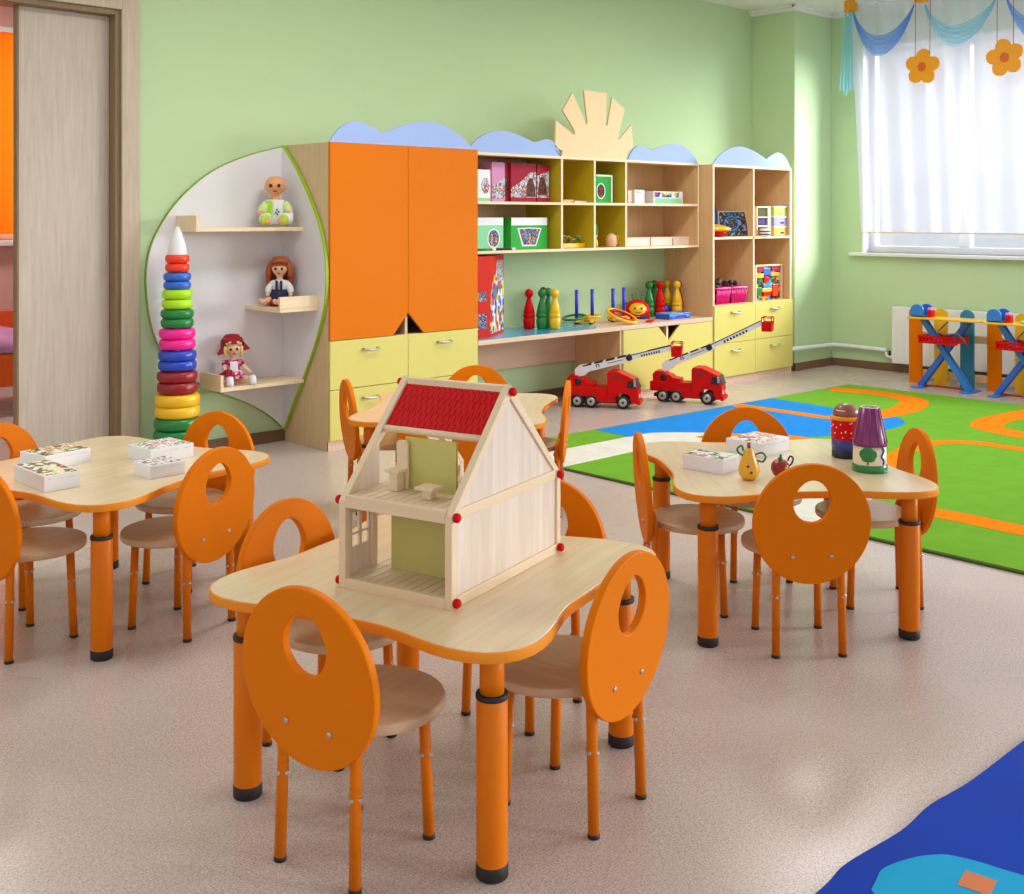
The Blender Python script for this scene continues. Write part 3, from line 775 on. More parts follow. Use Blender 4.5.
# floors with plank lines
def plank_floor(z, x1):
    mb = MB(); n = 11
    for i in range(n):
        y0 = b + (hw - 2 * b) * i / n; y1 = b + (hw - 2 * b) * (i + 1) / n
        mb.box(0.012, x1, y0 + 0.0011, y1 - 0.0011, z, z + 0.007)
    mb.mi = 1; mb.box(0.012, x1, b, hw - b, z - 0.003, z + 0.004)
    return mb
plank_floor(0.016, hd - 0.01).build('ground_floor', ['pine', 'casing_dark'], dh)
plank_floor(he + 0.004, 0.30).build('upper_floor', ['pine', 'casing_dark'], dh)
for q in ((0, 0.012, b, hw - b, 0, 0.024), (0, 0.012, b, hw - b, he - 0.016, he + 0.012), (hd - 0.012, hd, b, hw - b, 0, 0.024)):
    MB().box(*q).build('cross_rail', 'pine', dh, 0.001)
MB().box(hd / 2 - 0.010, hd / 2 + 0.010, b, hw - b, hr - 0.026, hr - 0.004).build('ridge_beam', 'pine', dh, 0.002)
MB().box(0.118, 0.127, b + 0.001, 0.25, 0.023, he + 0.001).build('inner_wall', 'pine_green', dh)
MB().box(0.136, 0.144, 0.078, 0.222, he + 0.011, 0.335).build('inner_wall', 'pine_green', dh)
MB().box(0.27, 0.285, b, 0.11, he + 0.05, he + 0.07).box(0.27, 0.285, 0.07, 0.085, he + 0.011, he + 0.05).box(0.27, 0.285, 0.035, 0.047, he + 0.011, he + 0.05).build('balcony_rail', 'pine', dh, 0.001)
# front roof: upper third only, red tiles
sl = math.atan2(hr - he, hd / 2)
Lr = math.hypot(hr - he, hd / 2)
Mr = Matrix.Translation((0, 0, he)) @ Matrix.Rotation(-sl, 4, 'Y')
s0, s1 = Lr * 0.60, Lr * 0.965
mb = MB(); rows = 6; cols = 17
for r_ in range(rows):
    for c_ in range(cols):
        a0 = s0 + (s1 - s0) * r_ / rows; a1 = s0 + (s1 - s0) * (r_ + 1) / rows
        off = 0.5 * (r_ % 2)
        y0 = b + (hw - 2 * b) * max(0, c_ - off) / (cols - 0.5); y1 = b + (hw - 2 * b) * min(cols - 0.5, c_ + 1 - off) / (cols - 0.5)
        mb.box(a0 + 0.0008, a1 + 0.002, y0 + 0.0009, y1 - 0.0009, -0.0125 + 0.001 * (r_ % 2), -0.0055 - 0.0008 * (r_ % 2), Mr)
mb.mi = 1
mb.box(s0, s1, b, hw - b, -0.016, -0.0095, Mr)
rf = mb.build('roof', ['roof_red', 'red_dark'], dh)
MB().tube([Mr @ Vector((s0 - 0.007, b, -0.010)), Mr @ Vector((s0 - 0.007, hw - b, -0.010))], 0.0085, 12).build('eave_rod', 'pine', rf)
Mr2 = Matrix.Translation((hd, 0, he)) @ Matrix.Rotation(sl, 4, 'Y') @ Matrix.Scale(-1, 4, (1, 0, 0))
MB().box(Lr * 0.72, Lr * 0.95, b, hw - b, -0.014, -0.006, Mr2).build('rear_roof', 'roof_red', dh)
for yk, sg in ((-0.001, -1), (hw + 0.001, 1)):
    for (x, z) in ((0.011, 0.014), (hd - 0.012, 0.014), (0.011, he - 0.002), (hd - 0.012, he - 0.002), (hd / 2, hr - 0.018)):
        Mk = Matrix.Translation((x, yk, z)) @ Matrix.Rotation(R(90) * (1 if sg < 0 else -1), 4, 'X')
        MB().lathe([(0.0095, 0), (0.0105, 0.003), (0.0105, 0.009), (0.008, 0.012), (0.0, 0.013)], 14, Mk).build('knob', 'roof_red', dh)
def on_house(lx, ly, lz):
    return (1.586 + lx * math.cos(Rz) - ly * math.sin(Rz), 1.868 + lx * math.sin(Rz) + ly * math.cos(Rz), TT + lz)
sk = thing('toy_chair', 'miniature high-backed wooden chair on the dollhouse upper floor', 'toy furniture', on_house(0.102, 0.222, he + 0.0115), Rz)
MB().prism([(-0.016, 0.0), (0.016, 0.0), (0.016, 0.108), (0.01, 0.114), (-0.01, 0.114), (-0.016, 0.108)], 0.02, 0.028, 'x').build('backrest', 'pine', sk, 0.001)
MB().box(-0.022, 0.022, -0.02, 0.02, 0.044, 0.051).build('seat', 'pine', sk, 0.001)
MB().box(-0.012, 0.016, -0.009, 0.013, 0, 0.044).build('pedestal', 'pine', sk, 0.001)
st = thing('toy_table', 'miniature wooden pedestal table on the dollhouse upper floor', 'toy furniture', on_house(0.075, 0.112, he + 0.0115), Rz)
MB().box(-0.023, 0.023, -0.025, 0.025, 0.022, 0.029).build('tabletop', 'pine', st, 0.001)
MB().box(-0.011, 0.011, -0.012, 0.012, 0, 0.022).build('pedestal', 'pine', st, 0.001)

# ------------------------------------------------------------------ boxes on the tables
def card_box(label, P, L_, W_, h, rz, pr, group):
    t = thing('picture_box', label, 'box', P, rz, group)
    MB().box(0, L_, 0, W_, 0, h - 0.001).build('body', 'white_card', t, 0.0015)
    MB().box(0.006, L_ - 0.006, 0.006, W_ - 0.006, h - 0.001, h).build('printed_lid', pr, t)
    MB().box(L_ * 0.02, L_ * 0.98, -0.0006, 0, h * 0.74, h * 0.75).build('flap_edge', 'print_grey', t)
    return t
G = 'white picture boxes on the play tables'
# P = near corner, x runs along rz
card_box('white picture box at the very left of the four-box table, in front', (1.343, 3.539, TT), 0.115, 0.235, 0.052, R(2), 'print_fruit', G)
card_box('white picture box with leaf pictures behind the leftmost box', (1.462, 3.842, TT), 0.175, 0.15, 0.05, R(12), 'print_leaf', G)
card_box('white picture box with green and pink picture, farther back on the four-box table', (1.768, 3.695, TT), 0.17, 0.155, 0.05, R(5), 'print_pink', G)
card_box('small white picture box in front of the pink and green one', (1.662, 3.478, TT), 0.125, 0.115, 0.045, R(2), 'print_grey', G)
card_box('white picture box with mint green lid left of the pear', (3.078, 2.232, TT), 0.115, 0.155, 0.05, R(8), 'print_mint', G)
card_box('white picture box behind the pear on the fruit toy table', (3.398, 2.302, TT), 0.185, 0.15, 0.05, R(0), 'print_peach', G)
pr_ = thing('toy_pear', 'yellow toy pear with lacing cords on the right table', 'toy fruit', (3.085, 2.135, TT)); pr_.scale = (1.13,) * 3
MB().lathe([(0.0, 0), (0.016, 0.001), (0.027, 0.012), (0.031, 0.028), (0.028, 0.046), (0.019, 0.066), (0.0145, 0.082), (0.010, 0.09), (0.0, 0.092)], 28).build('fruit', 'pear_yellow', pr_)
MB().tube([(0, 0, 0.089), (0.001, 0.001, 0.107)], 0.005, 8).build('stalk', 'brown_base', pr_)
lace = MB(); lace.tube(smooth_curve([(0.012, -0.012, 0.072), (0.026, -0.026, 0.078), (0.034, -0.034, 0.066), (0.028, -0.028, 0.052), (0.016, -0.018, 0.056)], 5), 0.003, 8)
lace.tube(smooth_curve([(-0.012, 0.01, 0.07), (-0.022, 0.02, 0.078), (-0.026, 0.022, 0.09), (-0.016, 0.014, 0.098), (-0.012, 0.012, 0.084)], 5), 0.003, 8)
lace.build('lacing_cord', 'green', pr_)
MB().ball((-0.024, -0.014, 0.043), 0.004, 8).ball((-0.020, -0.022, 0.026), 0.004, 8).ball((0.004, -0.0245, 0.048), 0.0035, 8).build('lacing_hole', 'dark', pr_)
ap = thing('toy_apple', 'small red toy apple beside the pear', 'toy fruit', (3.19, 2.085, TT)); ap.scale = (1.2,) * 3
MB().lathe([(0.0, 0.003), (0.01, 0.0), (0.02, 0.008), (0.0255, 0.022), (0.024, 0.036), (0.016, 0.046), (0.006, 0.045), (0.0, 0.041)], 26).build('fruit', 'red_dark', ap)
MB().tube([(0, 0, 0.04), (0.003, 0, 0.062)], 0.004, 8).ball((0.006, 0.004, 0.05), 0.007, 8, 1.3, 1, 0.5).build('stalk', 'green', ap)
MB().tube(smooth_curve([(0.018, -0.012, 0.026), (0.027, -0.019, 0.036), (0.031, -0.021, 0.05), (0.024, -0.016, 0.056), (0.019, -0.012, 0.044)], 5), 0.0025, 8).build('lacing_cord', 'violet_dark', ap)
MB().ball((-0.006, -0.0225, 0.028), 0.005, 10).build('lacing_hole', 'yellow', ap)
# painted cup dolls
c1_ = thing('cup_doll', 'painted cup figure in red with white dots and a brown domed head', 'toy figure', (3.632, 2.10, TT)); c1_.scale = (1.06,) * 3
MB().lathe([(0.045, 0), (0.047, 0.004), (0.047, 0.024)], 32).build('foot_band', 'dark', c1_)
MB().lathe([(0.047, 0.024), (0.0475, 0.062)], 32).build('skirt_band', 'navy', c1_)
bd = MB().lathe([(0.0475, 0.062), (0.049, 0.07), (0.049, 0.118), (0.047, 0.128)], 32).build('body', 'red', c1_)
dots = MB()
for i in range(40):
    a = random.uniform(0, 2 * PI); z = random.uniform(0.068, 0.122)
    dots.ball((0.0485 * math.cos(a), 0.0485 * math.sin(a), z), 0.0024, 8)
dots.build('dots', 'cloth_white', bd)
MB().torus((0, 0, 0.133), 0.044, 0.0075, 32, 10).build('headband', 'flower_orange', c1_)
MB().lathe([(0.043, 0.136), (0.043, 0.152), (0.037, 0.167), (0.024, 0.177), (0.0, 0.181)], 32).build('head', 'head_brown', c1_)
MB().torus((0.0, -0.02, 0.160), 0.017, 0.0018, 24, 6).torus((-0.02, 0.0, 0.160), 0.022, 0.0018, 24, 6).build('hair_lines', 'cream_paint', c1_)
c2_ = thing('cup_house', 'painted cup house with purple cone roof and green tree on a cream wall', 'toy house', (3.495, 1.932, TT)); c2_.scale = (1.1, 1.1, 1.22)
MB().lathe([(0.052, 0), (0.053, 0.003), (0.053, 0.019), (0.051, 0.021)], 36).build('base_band', 'green', c2_)
wl = MB().lathe([(0.050, 0.020), (0.0505, 0.022), (0.0485, 0.076)], 36).build('wall', 'cream_paint', c2_)
MB().lathe([(0.0525, 0.072), (0.051, 0.08), (0.028, 0.176), (0.0, 0.177)], 36).build('roof', 'purple', c2_)
ribs = MB()
for k in range(12):
    a = 2 * PI * k / 12; ribs.tube([(0.0512 * math.cos(a), 0.0512 * math.sin(a), 0.079), (0.0285 * math.cos(a), 0.0285 * math.sin(a), 0.174)], 0.0022, 6)
ribs.build('roof_ribs', 'purple', c2_)
MB().torus((0, 0, 0.176), 0.0265, 0.002, 32, 6).build('rim', 'cream_paint', c2_)
def wrap(a, z, r=0.0506): return (r * math.cos(a), r * math.sin(a), z)
tree = MB(); a0 = math.atan2(-1.912, -3.478) - 0.10
for da, z, rr in ((0.0, 0.058, 0.017), (-0.27, 0.052, 0.014), (0.27, 0.052, 0.014), (-0.16, 0.043, 0.013), (0.18, 0.043, 0.013), (0, 0.048, 0.018)):
    Mt = Matrix.Translation(wrap(a0 + da, z, 0.0488)) @ Matrix.Rotation(a0 + da, 4, 'Z') @ Matrix.Scale(0.22, 4, (1, 0, 0))
    tree.ball((0, 0, 0), rr, 14, M=Mt)
tree.build('painted_tree', 'green', wl)
tr = MB(); tr.tube([wrap(a0, 0.024), wrap(a0, 0.036)], 0.003, 6); tr.build('painted_trunk', 'brown_base', wl)
bw = MB(); bw.tube([wrap(a0 + 0.95 + 0.10 * math.sin(i * 0.9), 0.024 + 0.0042 * i, 0.0505) for i in range(12)], 0.003, 8); bw.build('painted_vine', 'blue', wl)

# ------------------------------------------------------------------ ring pyramid
py = thing('ring_pyramid', 'tall stacking ring pyramid with a white cone, beside the sliding door', 'toy', (2.875, 5.69, 0))
rings = []
cl = ['green', 'yellow', 'red_dark', 'blue', 'pink', 'green', 'lime_toy', 'mid_blue', 'orange_red']
zs = 0.0; base = thing and MB().lathe([(0.15, 0), (0.155, 0.01), (0.15, 0.022), (0.05, 0.03), (0.02, 0.032)], 36).build('base', 'yellow', py)
def pz(y): return CAM_H - (y - 216.5) * (2.875 * math.cos(R(46.6)) + 5.69 * math.sin(R(46.6))) / 1123.0
ringdef = [('orange_red', 258.6, 0.065), ('orange_red', 267.5, 0.065), ('mid_blue', 276.6, 0.074), ('mid_blue', 285, 0.074), ('lime_toy', 293.8, 0.082), ('lime_toy', 303.7, 0.082), ('green', 313.5, 0.088), ('green', 322.6, 0.088), ('pink', 333.2, 0.097), ('pink', 343.6, 0.097), ('blue', 354.9, 0.102), ('blue', 364.7, 0.102), ('red_dark', 375.8, 0.108), ('red_dark', 386.9, 0.108), ('yellow', 399.2, 0.120), ('yellow', 410.8, 0.120), ('green', 422.5, 0.124), ('green', 434.5, 0.126), ('mid_blue', 446.5, 0.13)]
MB().tube([(0, 0, 0.02), (0, 0, 1.14)], 0.014, 12).build('pole', 'cloth_white', py)
for i, (m_, y_, r_) in enumerate(ringdef):
    z = pz(y_); z2 = pz(ringdef[i + 1][1]) if i + 1 < len(ringdef) else z - 0.065
    z0 = pz(ringdef[i - 1][1]) if i else z + 0.048
    hh = (z0 - z2) / 4 * 1.02
    rr = 0.030
    MB().torus((0, 0, z), r_ - rr, rr, 40, 16, sz=hh / rr, sq=0.72).build('ring', m_, py)
zc = pz(258.6) + 0.018
MB().lathe([(0.052, zc), (0.053, zc + 0.006), (0.046, zc + 0.05), (0.032, zc + 0.1), (0.016, zc + 0.145), (0.0, zc + 0.163)], 30).build('cone_top', 'white_gloss', py)

# ------------------------------------------------------------------ dolls
def skin_body(name, chain, m, parent, levels=2):
    """chain: list of (parent index, (x,y,z), radius)"""
    me = bpy.data.meshes.new(name)
    me.from_pydata([c[1] for c in chain], [(c[0], i) for i, c in enumerate(chain) if c[0] is not None], [])
    o = bpy.data.objects.new(name, me); COL.objects.link(o); o.parent = parent
    o.modifiers.new('skin', 'SKIN'); me.skin_vertices or None
    if not me.skin_vertices:
        bm = bmesh.new(); bm.from_mesh(me); bm.verts.layers.skin.verify(); bm.to_mesh(me); bm.free()
    for i, c in enumerate(chain):
        sv = me.skin_vertices[0].data[i]; sv.radius = (c[2], c[2]); sv.use_root = (i == 0)
    s = o.modifiers.new('sub', 'SUBSURF'); s.levels = levels; s.render_levels = levels
    me.materials.append(MATS[m])
    return o
# seated doll frame: facing -y, seat at z=0
def doll_body(parent, skinm, arms, legs, head_z, hr, scale=1.0):
    ch_ = [(None, (0, 0.0, 0.035), 0.034), (0, (0, 0.0, 0.08), 0.034), (1, (0, 0.0, 0.118), 0.03), (2, (0, -0.003, 0.136), 0.016), (3, (0, -0.004, head_z - hr * 0.86), 0.016), (4, (0, -0.006, head_z - hr * 0.45), hr * 0.88), (5, (0, -0.006, head_z + hr * 0.08), hr * 1.06), (6, (0, -0.004, head_z + hr * 0.55), hr * 0.84), (7, (0, -0.002, head_z + hr * 0.85), hr * 0.45)]
    for a in arms:
        k = 2
        for p, r_ in a: ch_.append((k, p, r_)); k = len(ch_) - 1
    for l in legs:
        k = 0
        for p, r_ in l: ch_.append((k, p, r_)); k = len(ch_) - 1
    return skin_body('body', ch_, skinm, parent)
def face(parent, head_z, hr, fy, eye='dark', lip='cloth_red', mirror=True):
    e = MB(); 
    for s in (-1, 1): e.ball((s * hr * 0.36, fy + 0.003, head_z - hr * 0.02), hr * 0.15, 10, 1, 0.5, 1.1)
    e.build('eyes', eye, parent)
    MB().ball((0, fy - hr * 0.04, head_z - hr * 0.26), hr * 0.11, 10).build('nose', 'skin_doll', parent)
    MB().ball((0, fy + hr * 0.06, head_z - hr * 0.52), hr * 0.17, 10, 1, 0.4, 0.4).build('mouth', lip, parent)
arms1 = [[((s * 0.042, -0.004, 0.118), 0.019), ((s * 0.062, -0.02, 0.085), 0.018), ((s * 0.066, -0.05, 0.06), 0.015), ((s * 0.064, -0.062, 0.055), 0.014)] for s in (-1, 1)]
legs1 = [[((s * 0.03, -0.01, 0.034), 0.026), ((s * 0.06, -0.055, 0.04), 0.023), ((s * 0.035, -0.085, 0.026), 0.018), ((s * 0.03, -0.1, 0.034), 0.018)] for s in (-1, 1)]
d1 = thing('baby_doll', 'bald baby doll in white and lime romper on the top leaf shelf', 'doll', (3.525, 5.75, 1.289), R(-35)); d1.scale = (1.18,) * 3
bo = doll_body(d1, 'skin_doll', arms1, legs1, 0.205, 0.056)
face(d1, 0.205, 0.056, -0.062)
ear = MB()
for s in (-1, 1): ear.ball((s * 0.049, 0.0, 0.2), 0.010, 10, 0.5, 0.8, 1.2)
ear.build('ears', 'skin_doll', d1)
rom = [(None, (0, 0.0, 0.036), 0.041), (0, (0, 0.0, 0.08), 0.041), (1, (0, 0.0, 0.116), 0.037), (2, (0, -0.002, 0.134), 0.022)]
for s in (-1, 1):
    k = 2
    for p, r_ in (((s * 0.044, -0.004, 0.118), 0.025), ((s * 0.064, -0.02, 0.085), 0.024), ((s * 0.067, -0.042, 0.066), 0.020)): rom.append((k, p, r_)); k = len(rom) - 1
    k = 0
    for p, r_ in (((s * 0.032, -0.012, 0.036), 0.032), ((s * 0.061, -0.055, 0.042), 0.029), ((s * 0.043, -0.076, 0.034), 0.023)): rom.append((k, p, r_)); k = len(rom) - 1
rp_ = skin_body('romper', rom, 'cloth_white', d1)
for sg in (-1, 1):
    skin_body('sleeve', [(None, (sg * 0.036, -0.002, 0.122), 0.026), (0, (sg * 0.062, -0.018, 0.088), 0.0265), (1, (sg * 0.067, -0.040, 0.068), 0.0235)], 'cloth_mint', rp_)
    MB().lathe([(0.020, -0.012), (0.0265, -0.004), (0.0265, 0.010), (0.020, 0.016)], 16, Matrix.Translation((sg * 0.045, -0.075, 0.035)) @ Matrix.Rotation(R(-sg * 40), 4, 'Z') @ Matrix.Rotation(R(80), 4, 'X')).build('cuff', 'cloth_lime', rp_)
MB().grid(lambda u, v: (-0.043 + 0.03 * u, -0.0415 + 0.02 * (1 - u) - 0.003, 0.045 + 0.085 * v), 5, 6).build('lime_panel', 'cloth_lime', rp_, solid=0.003)
mbb = MB()
for (x, z) in ((0.01, 0.085), (0.018, 0.075), (0.004, 0.07), (0.013, 0.062)): mbb.ball((x, -0.0445, z), 0.005, 8, 1, 0.4, 1)
mbb.build('motif', 'green', rp_)
# doll with brown hair
d2 = thing('girl_doll', 'brown-haired doll in white jacket and red skirt on the middle leaf shelf', 'doll', (3.535, 5.72, 0.831), R(-38)); d2.scale = (1.1,) * 3
arms2 = [[((s * 0.036, 0, 0.118), 0.014), ((s * 0.056, -0.012, 0.085), 0.013), ((s * 0.060, -0.03, 0.055), 0.011), ((s * 0.058, -0.038, 0.048), 0.011)] for s in (-1, 1)]
legs2 = [[((-0.026, -0.012, 0.03), 0.022), ((-0.055, -0.07, 0.03), 0.018), ((-0.075, -0.115, 0.024), 0.014), ((-0.083, -0.13, 0.03), 0.013), ((-0.086, -0.136, 0.045), 0.010)], [((0.026, -0.012, 0.03), 0.022), ((0.02, -0.07, 0.03), 0.018), ((-0.005, -0.115, 0.022), 0.014), ((-0.012, -0.13, 0.028), 0.013), ((-0.014, -0.136, 0.042), 0.010)]]
doll_body(d2, 'skin_pale', arms2, legs2, 0.196, 0.047)
face(d2, 0.196, 0.047, -0.053)
jk = [(None, (0, 0.0, 0.06), 0.042), (0, (0, -0.001, 0.1), 0.043), (1, (0, -0.001, 0.13), 0.03)]
for s in (-1, 1):
    k = 1
    for p, r_ in (((s * 0.038, 0, 0.118), 0.02), ((s * 0.058, -0.012, 0.085), 0.02), ((s * 0.061, -0.026, 0.062), 0.017)): jk.append((k, p, r_)); k = len(jk) - 1
jo = skin_body('jacket', jk, 'cloth_white', d2)
MB().box(-0.018, -0.006, -0.046, -0.038, 0.07, 0.132).box(0.006, 0.018, -0.046, -0.038, 0.07, 0.132).build('braces', 'cloth_navy', jo)
MB().lathe([(0.040, 0.084), (0.046, 0.066), (0.053, 0.046), (0.06, 0.03)], 24, sy=1.25, c=(0, -0.012, 0)).build('skirt_waist', 'cloth_navy', d2)
MB().lathe([(0.060, 0.034), (0.068, 0.018), (0.07, 0.008)], 24, sy=1.25, c=(0, -0.014, 0)).build('skirt', 'cloth_red', d2)
hr_ = MB().lathe([(0.045, 0.19), (0.054, 0.21), (0.05, 0.24), (0.03, 0.258), (0, 0.262)], 20, c=(0, 0.006, 0))
for i in range(22):
    a = R(-20 + 220 * i / 21)
    x, y = 0.05 * math.cos(a), 0.008 + 0.05 * math.sin(a)
    L_ = random.uniform(0.07, 0.12) if math.sin(a) > -0.1 else 0.05
    hr_.tube([(x * 0.8, y * 0.8, 0.235), (x * 1.1, y * 1.1, 0.2), (x * 1.25, y * 1.2 , 0.2 - L_ * 0.5), (x * 1.1, y * 1.15, 0.2 - L_)], 0.014, 8)
hr_.tube([(-0.04, -0.03, 0.225), (-0.02, -0.05, 0.235), (0.012, -0.05, 0.24), (0.04, -0.03, 0.225)], 0.012, 8)
hr_.build('hair', 'hair_brown', d2)
# doll with the red bonnet
d3 = thing('bonnet_doll', 'doll in dark red bonnet and pink plaid dress on the lowest leaf shelf', 'doll', (3.245, 5.75, 0.3985), R(-22))
arms3 = [[((-0.034, 0, 0.118), 0.014), ((-0.052, -0.03, 0.095), 0.013), ((-0.048, -0.055, 0.082), 0.012)], [((0.036, 0, 0.118), 0.014), ((0.062, -0.016, 0.092), 0.013), ((0.09, -0.03, 0.068), 0.011), ((0.1, -0.034, 0.06), 0.010)]]
legs3 = [[((-0.026, -0.012, 0.03), 0.022), ((-0.03, -0.07, 0.034), 0.019), ((-0.03, -0.105, 0.024), 0.016)], [((0.026, -0.012, 0.03), 0.022), ((0.06, -0.05, 0.034), 0.019), ((0.095, -0.08, 0.028), 0.016)]]
doll_body(d3, 'skin_pale', arms3, legs3, 0.200, 0.049)
face(d3, 0.200, 0.049, -0.055)
MB().lathe([(0.03, 0.135), (0.038, 0.115), (0.038, 0.085), (0.055, 0.062), (0.074, 0.042), (0.076, 0.036)], 26, c=(0, -0.008, 0)).build('dress', 'plaid', d3)
ap_ = MB().box(-0.022, 0.022, -0.054, -0.048, 0.075, 0.13).build('apron', 'cloth_white', d3, 0.002)
slv = MB()
for s in (-1, 1): slv.ball((s * 0.042, -0.006, 0.116), 0.022, 12)
slv.build('sleeves', 'plaid', d3)
for (x, y) in ((-0.03, -0.115), (0.1, -0.088)):
    MB().lathe([(0.0, 0.0), (0.018, 0.002), (0.021, 0.016), (0.017, 0.05), (0.0, 0.056)], 14, c=(x, y, 0.0), sy=1.25).build('boot', 'cloth_white', d3)
MB().lathe([(0.05, 0.0), (0.066, 0.012), (0.062, 0.05), (0.04, 0.082), (0.0, 0.09)], 22, M=Matrix.Translation((0, 0.028, 0.192)) @ Matrix.Rotation(R(-14), 4, 'X')).lathe([(0.054, 0), (0.060, 0.004), (0.052, 0.02)], 22, M=Matrix.Translation((0, 0.0, 0.240)) @ Matrix.Rotation(R(12), 4, 'X')).prism([(-0.064, 0.205), (-0.085, 0.165), (-0.05, 0.172), (-0.045, 0.24)], -0.03, 0.03, 'y').prism([(0.058, 0.24), (0.096, 0.196), (0.05, 0.185)], -0.03, 0.03, 'y').build('bonnet', 'cloth_red', d3, 0.004)
MB().tube([(-0.041, -0.034, 0.226), (-0.02, -0.046, 0.238), (0.02, -0.046, 0.238), (0.041, -0.034, 0.226)], 0.010, 8).tube([(-0.043, -0.03, 0.215), (-0.048, -0.022, 0.18), (-0.042, -0.016, 0.155)], 0.010, 8).tube([(0.043, -0.03, 0.215), (0.048, -0.022, 0.18), (0.044, -0.016, 0.15)], 0.010, 8).build('hair', 'hair_blonde', d3)
MB().tube([(-0.03, -0.05, 0.08), (-0.06, -0.06, 0.07), (-0.10, -0.05, 0.045)], 0.007, 8).box(-0.05, -0.012, -0.085, -0.05, 0.05, 0.085).build('bag', 'cloth_red', d3, 0.003)

# ------------------------------------------------------------------ things on the hanging shelves
def art_box(name, label, x0, x1, y0, dpt, z0, h, body, prints, group=None, cat='box'):
    """upright box; prints: (name, material, polygon as fractions of the front)"""
    t = thing(name, label, cat, (x0, y0, z0), 0, group)
    MB().box(0, x1 - x0, 0, dpt, 0, h).build('body', body, t, 0.0015)
    for i, (nm, m_, poly) in enumerate(prints):
        MB().prism([(a * (x1 - x0), c * h) for a, c in poly], -0.0012 - 0.0006 * i, 0.0, 'y').build(nm, m_, t)
    return t
SQ = lambda a, b_, c, d: [(a, b_), (c, b_), (c, d), (a, d)]
OV = lambda cx_, cy_, rx, ry: [(cx_ + rx * math.cos(2 * PI * i / 20), cy_ + ry * math.sin(2 * PI * i / 20)) for i in range(20)]
GB = 'boxed games on the hanging shelf'
art_box('game_box', 'white game box half hidden by the wardrobe on the upper shelf', 4.935, 5.095, 5.60, 0.05, zm, 0.215, 'white_card', [('band', 'green_card_pale', SQ(0.02, 0.02, 0.98, 0.12)), ('picture', 'print_winter', OV(0.72, 0.5, 0.22, 0.25))], GB)
art_box('game_box', 'pink game box beside the white one on the upper shelf', 5.11, 5.228, 5.60, 0.12, zm, 0.268, 'pink_card', [('picture', 'print_winter', [(0.0, 0.08), (1, 0.08), (1, 0.62), (0.5, 0.5), (0, 0.4)])], GB)
art_box('game_box', 'narrow dark maroon box between the pink and the red game boxes', 5.236, 5.283, 5.62, 0.1, zm, 0.262, 'maroon_card', [('picture', 'print_bear', SQ(0.1, 0.15, 0.9, 0.65))], GB)
bear = [(0.60, 0.14), (0.98, 0.14), (0.96, 0.35), (0.86, 0.62), (0.72, 0.62), (0.62, 0.45)]
art_box('game_box', 'large maroon game box with a snowy picture on the upper shelf', 5.286, 5.527, 5.60, 0.06, zm, 0.268, 'maroon_card', [('picture', 'print_winter', [(0, 0.12), (1, 0.12), (1, 0.78), (0.75, 0.76), (0.35, 0.5), (0, 0.36)]), ('bear_picture', 'print_bear', bear)], GB)
art_box('game_box', 'maroon game box at the right end of the upper shelf row', 5.537, 5.656, 5.60, 0.06, zm, 0.264, 'maroon_card', [('picture', 'print_winter', [(0, 0.12), (1, 0.12), (1, 0.84), (0.55, 0.78), (0, 0.7)]), ('bear_picture', 'print_bear', [(0.05, 0.18), (0.8, 0.18), (0.8, 0.4), (0.6, 0.66), (0.2, 0.66)])], GB)
art_box('game_box', 'pale green game box with round picture half hidden on the lower shelf', 4.93, 5.215, 5.60, 0.08, zb, 0.222, 'green_card_pale', [('band', 'white_card', SQ(0.01, 0.76, 0.99, 0.99)), ('ring', 'white_card', OV(0.68, 0.36, 0.2, 0.3)), ('picture', 'print_scene', OV(0.68, 0.36, 0.17, 0.26))], GB)
art_box('game_box', 'bright green game box with trapezoid picture on the lower shelf', 5.286, 5.64, 5.60, 0.08, zb, 0.222, 'green_card', [('band', 'white_card', SQ(0.01, 0.75, 0.99, 0.99)), ('frame', 'white_card', [(0.30, 0.10), (0.68, 0.10), (0.83, 0.66), (0.5, 0.68), (0.17, 0.66)]), ('picture', 'print_scene', [(0.33, 0.14), (0.66, 0.14), (0.79, 0.63), (0.5, 0.65), (0.21, 0.63)])], GB)
art_box('game_box', 'small green game box in the middle cubby of the upper shelf', 6.15, 6.335, 5.60, 0.05, zm, 0.212, 'green_card', [('band', 'white_card', SQ(0.9, 0.02, 0.99, 0.98)), ('top_band', 'white_card', SQ(0.02, 0.93, 0.9, 0.99)), ('ring', 'white_card', OV(0.28, 0.42, 0.26, 0.28)), ('picture', 'print_bear', OV(0.28, 0.42, 0.22, 0.24))], GB)
def pen(lab, x0, x1, y, z, m_):
    t = thing('marker_pen', lab, 'pen', (x0, y, z))
    MB().tube([(0, 0, 0.008), (x1 - x0, 0, 0.008)], 0.008, 10).build('barrel', m_, t)
    MB().tube([(x1 - x0, 0, 0.008), (x1 - x0 + 0.035, 0, 0.008)], 0.0085, 10).build('cap', 'white_gloss', t)
pen('green marker pen lying before the pale green game box', 4.93, 5.05, 5.54, zb, 'green')
pen('dark marker pen with white cap lying at the lower shelf edge', 5.08, 5.235, 5.545, zb, 'dark')
t = thing('wooden_ruler_set', 'flat wooden pieces lying in the upper left cubby', 'toy', (5.80, 5.60, zm))
MB().box(0, 0.11, 0, 0.05, 0, 0.022).build('tray', 'oak_tan', t, 0.002)
MB().box(0.10, 0.285, -0.02, 0.0, 0.0, 0.014).build('ruler', 'edge_wood', t, 0.002)
t = thing('bead_train', 'small yellow bead frame toy in the lower left cubby', 'toy', (5.80, 5.60, zb))
MB().box(0, 0.235, 0, 0.05, 0, 0.035).build('base', 'yellow', t, 0.005)
